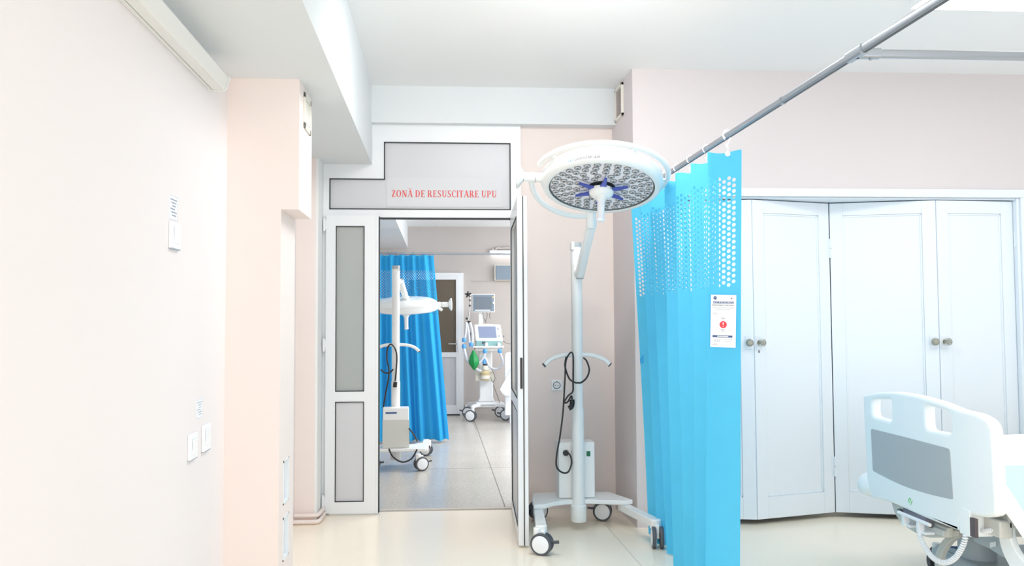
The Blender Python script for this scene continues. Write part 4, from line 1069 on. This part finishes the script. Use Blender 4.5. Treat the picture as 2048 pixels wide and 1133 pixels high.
# ventilator trolley
YV = 11.0
def V(x, y, Y=YV): return at(x, y, Y=Y)
vt = thing('ventilator_trolley', 'medical ventilator on a white wheeled stand with a monitor, by the far wall', 'ventilator', (V(970,800).x, YV, 0))
cxv = V(971,760).x
def vbox(x0, y0, x1, y1, Ya, Yb, name, m, par=None, bev=.006):
    a, b = V(x0, y0, Ya), V(x1, y1, Ya); return MB().box(a.x, b.x, Ya, Yb, b.z, a.z).build(name, m, par or vt, bevel=bev, seg=3)
mon = vbox(944,588,990,625, YV-.02, YV+.08, 'monitor', 'enamel_g', bev=.012)
vbox(946,590,988.5,623, YV-.026, YV-.018, 'monitor_bezel', 'bezel', mon, .003)
vbox(949.5,594,983.5,619, YV-.030, YV-.025, 'monitor_screen', 'screen1', mon, .002)
vbox(984.5,593,988,597, YV-.030, YV-.025, 'warning_sticker', 'amber', mon, .0)
m = MB().lathe(V(987.2,606.5,YV-.026), (0,-1,0), [(0,.018),(.015,.016),(.018,.01)], 16).build('monitor_knob', 'plastic', mon)
vbox(950,620.2,980,621.6, YV-.030, YV-.025, 'monitor_keys', 'plastic', mon, 0)
m = MB(); a, b = V(961,700,YV+.02), V(961,624,YV+.02); m.box(V(957.5,640).x, V(966.5,640).x, YV+.03, YV+.07, .95, b.z); m.build('monitor_post', 'enamel_g', vt, bevel=.004)
# ventilator head, tilted panel
p = [V(948,650),V(974,648),V(1001,650),V(1006,682),V(1004,684),V(953,683),V(951,680)]
hdv = MB().prism(p, (0,.11,0)).build('ventilator_head', 'plastic', vt, bevel=.015, seg=3)
scr = [V(956,653.5,YV-.003),V(991,653.5,YV-.003),V(993.5,676.5,YV-.003),V(958.5,676.5,YV-.003)]
MB().prism(scr, (0,.006,0)).build('ventilator_screen', 'screen2', hdv)
MB().lathe(V(998.5,672,YV), (0,-1,0), [(0,.013),(.02,.011),(.021,0)], 16).build('control_knob', 'greyp', hdv)
vbox(994.5,656,997.5,660, YV-.004, YV+.002, 'panel_keys', 'text_l', hdv, 0)
bd = vbox(952,682,1003,694, YV+.0, YV+.16, 'ventilator_body', 'teal', bev=.006)
for x in (972.5, 997.5):
    MB().lathe(V(x,688.5,YV), (0,-.9,-.4), [(0,.024),(.012,.024),(.05,.020),(.055,.012)], 16).build('gas_port', 'plastic', bd)
vbox(964,684,971,688, YV-.004, YV+.004, 'inlet_plate', 'dgrey', bd, .001)
vbox(946,693,1008,696, YV-.08, YV+.16, 'shelf', 'enamel_g', bev=.004)
m = MB(); a, b = V(950,701,YV-.07), V(1003,701,YV-.07); m.tube([a+Vector((0,.1,.03)),a,b,b+Vector((0,.1,.03))], .010, 8); m.build('shelf_rail', 'steel', vt)
# pedestal
vbox(957,700,985,760, YV+.05, YV+.13, 'pedestal_upper', 'enamel_g', bev=.02)
m = MB()
a = V(959,760,YV+.0); b = V(986,760,YV+.0); zt_ = V(970,758,YV).z
prof = [(a.x,zt_),(b.x,zt_),(b.x+.0,.30),(b.x+.03,.245),(a.x-.03,.245),(a.x,.30)]
m.prism([(x, YV-.03, z) for x, z in prof], (0,.17,0)); m.build('pedestal', 'plastic', vt, bevel=.02, seg=3)
# humidifier chamber
hx = V(970,740,YV-.08); 
MB().lathe((hx.x,YV-.10,V(970,760).z), (0,0,1), [(0,.045),(.02,.058),(.055,.060),(.085,.060),(.09,.066),(.10,.066),(.13,.04)], 28).build('humidifier_chamber', 'amber', vt)
MB().lathe((hx.x,YV-.10,V(970,757).z), (0,0,1), [(0,.062),(.045,.062)], 28).lathe((hx.x,YV-.10,V(970,739).z), (0,0,1), [(0,.044),(.05,.044),(.055,.035)], 24).build('humidifier_band', 'cream', vt)
MB().lathe((hx.x,YV-.10,V(970,731).z), (0,0,1), [(0,.035),(.022,.025)], 20).build('humidifier_cap', 'black', vt)
vbox(951,744,989,762, YV-.045, YV-.02, 'humidifier_base', 'cream', bev=.006)
# hoses and connectors
def hose(name, pts, r, m='hose', k=7, tex=True):
    pl = [V(*q) for q in pts]; return MB().tube(spline(pl, k), r, 10).build(name, m, vt)
c4 = lambda x, y: (920+x*110/831, 570+y*150/1133)
c6 = lambda x, y: (915+x*115/766, 680+y*170/1133)
def V4(x, y, Y=YV-.1): return (*c4(x,y), Y)
def V6(x, y, Y=YV-.1): return (*c6(x,y), Y)
hose('breathing_hose', [V4(70,820),V4(85,740),V4(95,640),V4(92,570),V4(110,620),V4(130,720),V4(140,810),V4(145,880)], .017)
hose('breathing_hose', [V4(185,880),V4(190,780),V4(180,680),V4(160,600),V4(150,570)], .017)
hose('breathing_hose', [V6(85,110),V6(105,190),V6(130,270),V6(180,330),V6(240,380),V6(300,415),V6(365,415)], .020)
hose('breathing_hose', [V6(275,315),V6(310,290),V6(345,240),V6(368,180)], .018)
hose('breathing_hose', [V6(565,180),V6(590,240),V6(600,300),V6(575,360),V6(520,390),V6(460,380),V6(410,330),V6(380,260),V6(360,245)], .017)
for q in (V4(65,835),V4(62,930),V4(170,900),V4(380,1000),V4(600,1000)):
    p_ = V(*q); MB().lathe(p_-Vector((0,0,.028)), (0,0,1), [(0,.024),(.02,.030),(.036,.030),(.056,.022)], 14).build('hose_connector', 'lblue', vt)
p_ = V(*V6(355,290)); MB().lathe(p_-Vector((0,0,.03)), (0,0,1), [(0,.024),(.06,.018)], 14).build('hose_connector', 'lblue', vt)
# green breathing bag, a kite-shaped bellows
bgp = V(*V6(210,270,YV-.14))
m = MB(); zt, zb_ = V(*V6(200,140,YV-.14)).z, V(*V6(215,410,YV-.14)).z
rows = [(0,.008),(.1,.024),(.3,.052),(.5,.066),(.65,.068),(.8,.046),(.93,.020),(1,.004)]
vs, fs = [], []; n_ = 16
for t, r_ in rows:
    for k_ in range(n_):
        a = 2*PI*k_/n_; q = abs(math.cos(a))**.6*math.copysign(1, math.cos(a)); w = math.sin(a)
        vs.append((bgp.x+r_*q*(1.05 if q>0 else .95)+.012*t, YV-.14+r_*.62*w - .018*math.sin(PI*t)*(abs(math.cos(a))<.3), zt+(zb_-zt)*t))
for i in range(len(rows)-1):
    for k_ in range(n_): fs.append((i*n_+k_, i*n_+(k_+1)%n_, (i+1)*n_+(k_+1)%n_, (i+1)*n_+k_))
m.add(vs, fs); m.build('breathing_bag', 'green', vt)
# hose support arm with black clamps
m = MB(); m.tube([V(*V4(190,150,YV-.02)), V(*V4(155,150,YV-.04)), V(*V4(150,330,YV-.06)), V(*V4(128,540,YV-.1))], .006, 8); m.build('hose_arm', 'steel', vt)
def clamp(x, y, s_):
    c = V(*V4(x, y, YV-.06)); m = MB()
    for k_ in range(5):
        a = 2*PI*k_/5+.4; d = Vector((math.cos(a), -.2, math.sin(a))).normalized(); m.cyl(c, c+d*s_, s_*.35, s_*.15, 8)
    m.ell(c, (0,1,0), s_*.4, s_*.4, 10, 6); m.build('clamp_knob', 'black', vt)
clamp(122,148,.045); clamp(150,232,.018); clamp(148,315,.02); clamp(100,512,.02); clamp(128,565,.03)
m = MB(); m.tube(spline([V(*V4(160,720)),V(*V4(158,790)),V(*V4(162,850))],4), .005, 6); m.build('sensor_line', 'black', vt)
for a in ([V4(345,415,YV),V4(355,500,YV),V4(400,580,YV)], [V4(405,415,YV),V4(410,470,YV),V4(385,550,YV)], [V4(455,415,YV),V4(445,470,YV),V4(460,515,YV)],
          [V4(640,780,YV+.05),V4(665,775,YV+.05),V4(655,800,YV+.05)], [V4(645,840,YV+.1),V4(700,885,YV+.3),V4(770,895,YV+.5)],
          [V6(430,370),V6(480,440),V6(500,520),V6(470,570),V6(440,500)], [V6(475,600,YV+.1),V6(520,720,YV+.2),V6(570,860,YV+.3)]):
    MB().tube(spline([V(*q) for q in a],6), .0035, 6).build('thin_cable', 'dgrey', vt)
# base with five-legged spread drawn as two arms and four casters
z_b = .225
def arm_(x0, y0, x1, y1):
    m = MB(); a, b = Vector((x0,y0,z_b)), Vector((x1,y1,z_b-.035)); d = (b-a).normalized(); s_ = d.cross(Vector((0,0,1)))
    m.prism([a+s_*.045+Vector((0,0,.02)), b+s_*.026+Vector((0,0,.02)), b-s_*.026+Vector((0,0,.02)), a-s_*.045+Vector((0,0,.02))], (0,0,-.045)); m.build('base_arm', 'plastic', vt, bevel=.01, seg=3)
wx = [(V(941,843).x, 10.93, 1), (V(935,840).x+.02, 11.35, 0), (V(1012,838).x, 11.0, 1), (V(1005,836).x, 11.38, 0)]
for x, y, f_ in wx:
    arm_(cxv+(.03 if x>cxv else -.03), 11.05 if f_ else 11.15, x+.01, y)
    caster(vt, (x, y, 0), math.radians(160), r=.076, top=.20, lever=1, m_fork='plastic')
MB().box(cxv-.13, cxv+.13, 10.97, 11.22, .20, .245).build('base_block', 'plastic', vt, bevel=.02, seg=3)
# white bed end with a hanging sheet, cut by the door leaf
bd2 = thing('bed_headboard', 'rounded white bed end at the right of the back room behind the open leaf', 'bed', (1.1, 10.6, 0))
a, b = at(1009, 705, Y=10.7), at(1009, 775, Y=10.7)
vf = outline([roundpoly([(a.x,.10),(a.x+.9,.10),(a.x+.9,a.z),(a.x,a.z)], [.02,.02,.06,.06])], .05, .012)
m = MB(); m.add([Vector((v.x, 10.7+v.z, v.y)) for v in vf[0]], vf[1]); m.build('headboard', 'plastic', bd2)
m = MB()
for x in (a.x+.08, a.x+.82): m.cyl((x,10.7,.0), (x,10.7,.12), .02)
m.build('leg', 'plastic', bd2)
def shang(u, v):
    x0 = at(1015,745,Y=10.62).x; pl, pr = at(999,782,Y=10.62), at(1026,770,Y=10.62)
    top = Vector((x0+u*.35, 10.63, a.z-.30+.30*min(1,u*2.2))); bot = Vector((pl.x+u*.42, 10.55, pl.z-.10*math.sin(u*PI*2.2)+.02))
    p = top.lerp(bot, v); p.y += .02*math.sin(u*14)*v; return p
o = MB().grid(shang, 20, 12).build('hanging_sheet', 'sheet', None, solid=.005); tag(o, 'crumpled white sheet hanging over the bed end in the back room', 'sheet')
# small white object under the curtain
sc = thing('floor_scale', 'white and grey item on the floor below the back room curtain', 'floor item', (-.3, 9.3, 0))
p_ = at(832, 876, Y=9.4)
m = MB(); m.lathe((p_.x,9.45,.0), (0,0,1), [(0,.13),(.05,.125),(.10,.10),(.13,.05),(.135,0)], 24); m.build('dome_top', 'plastic', sc)
MB().box(p_.x-.22, p_.x+.20, 9.32, 9.60, 0, .03).build('base_tray', 'greyp', sc, bevel=.006)
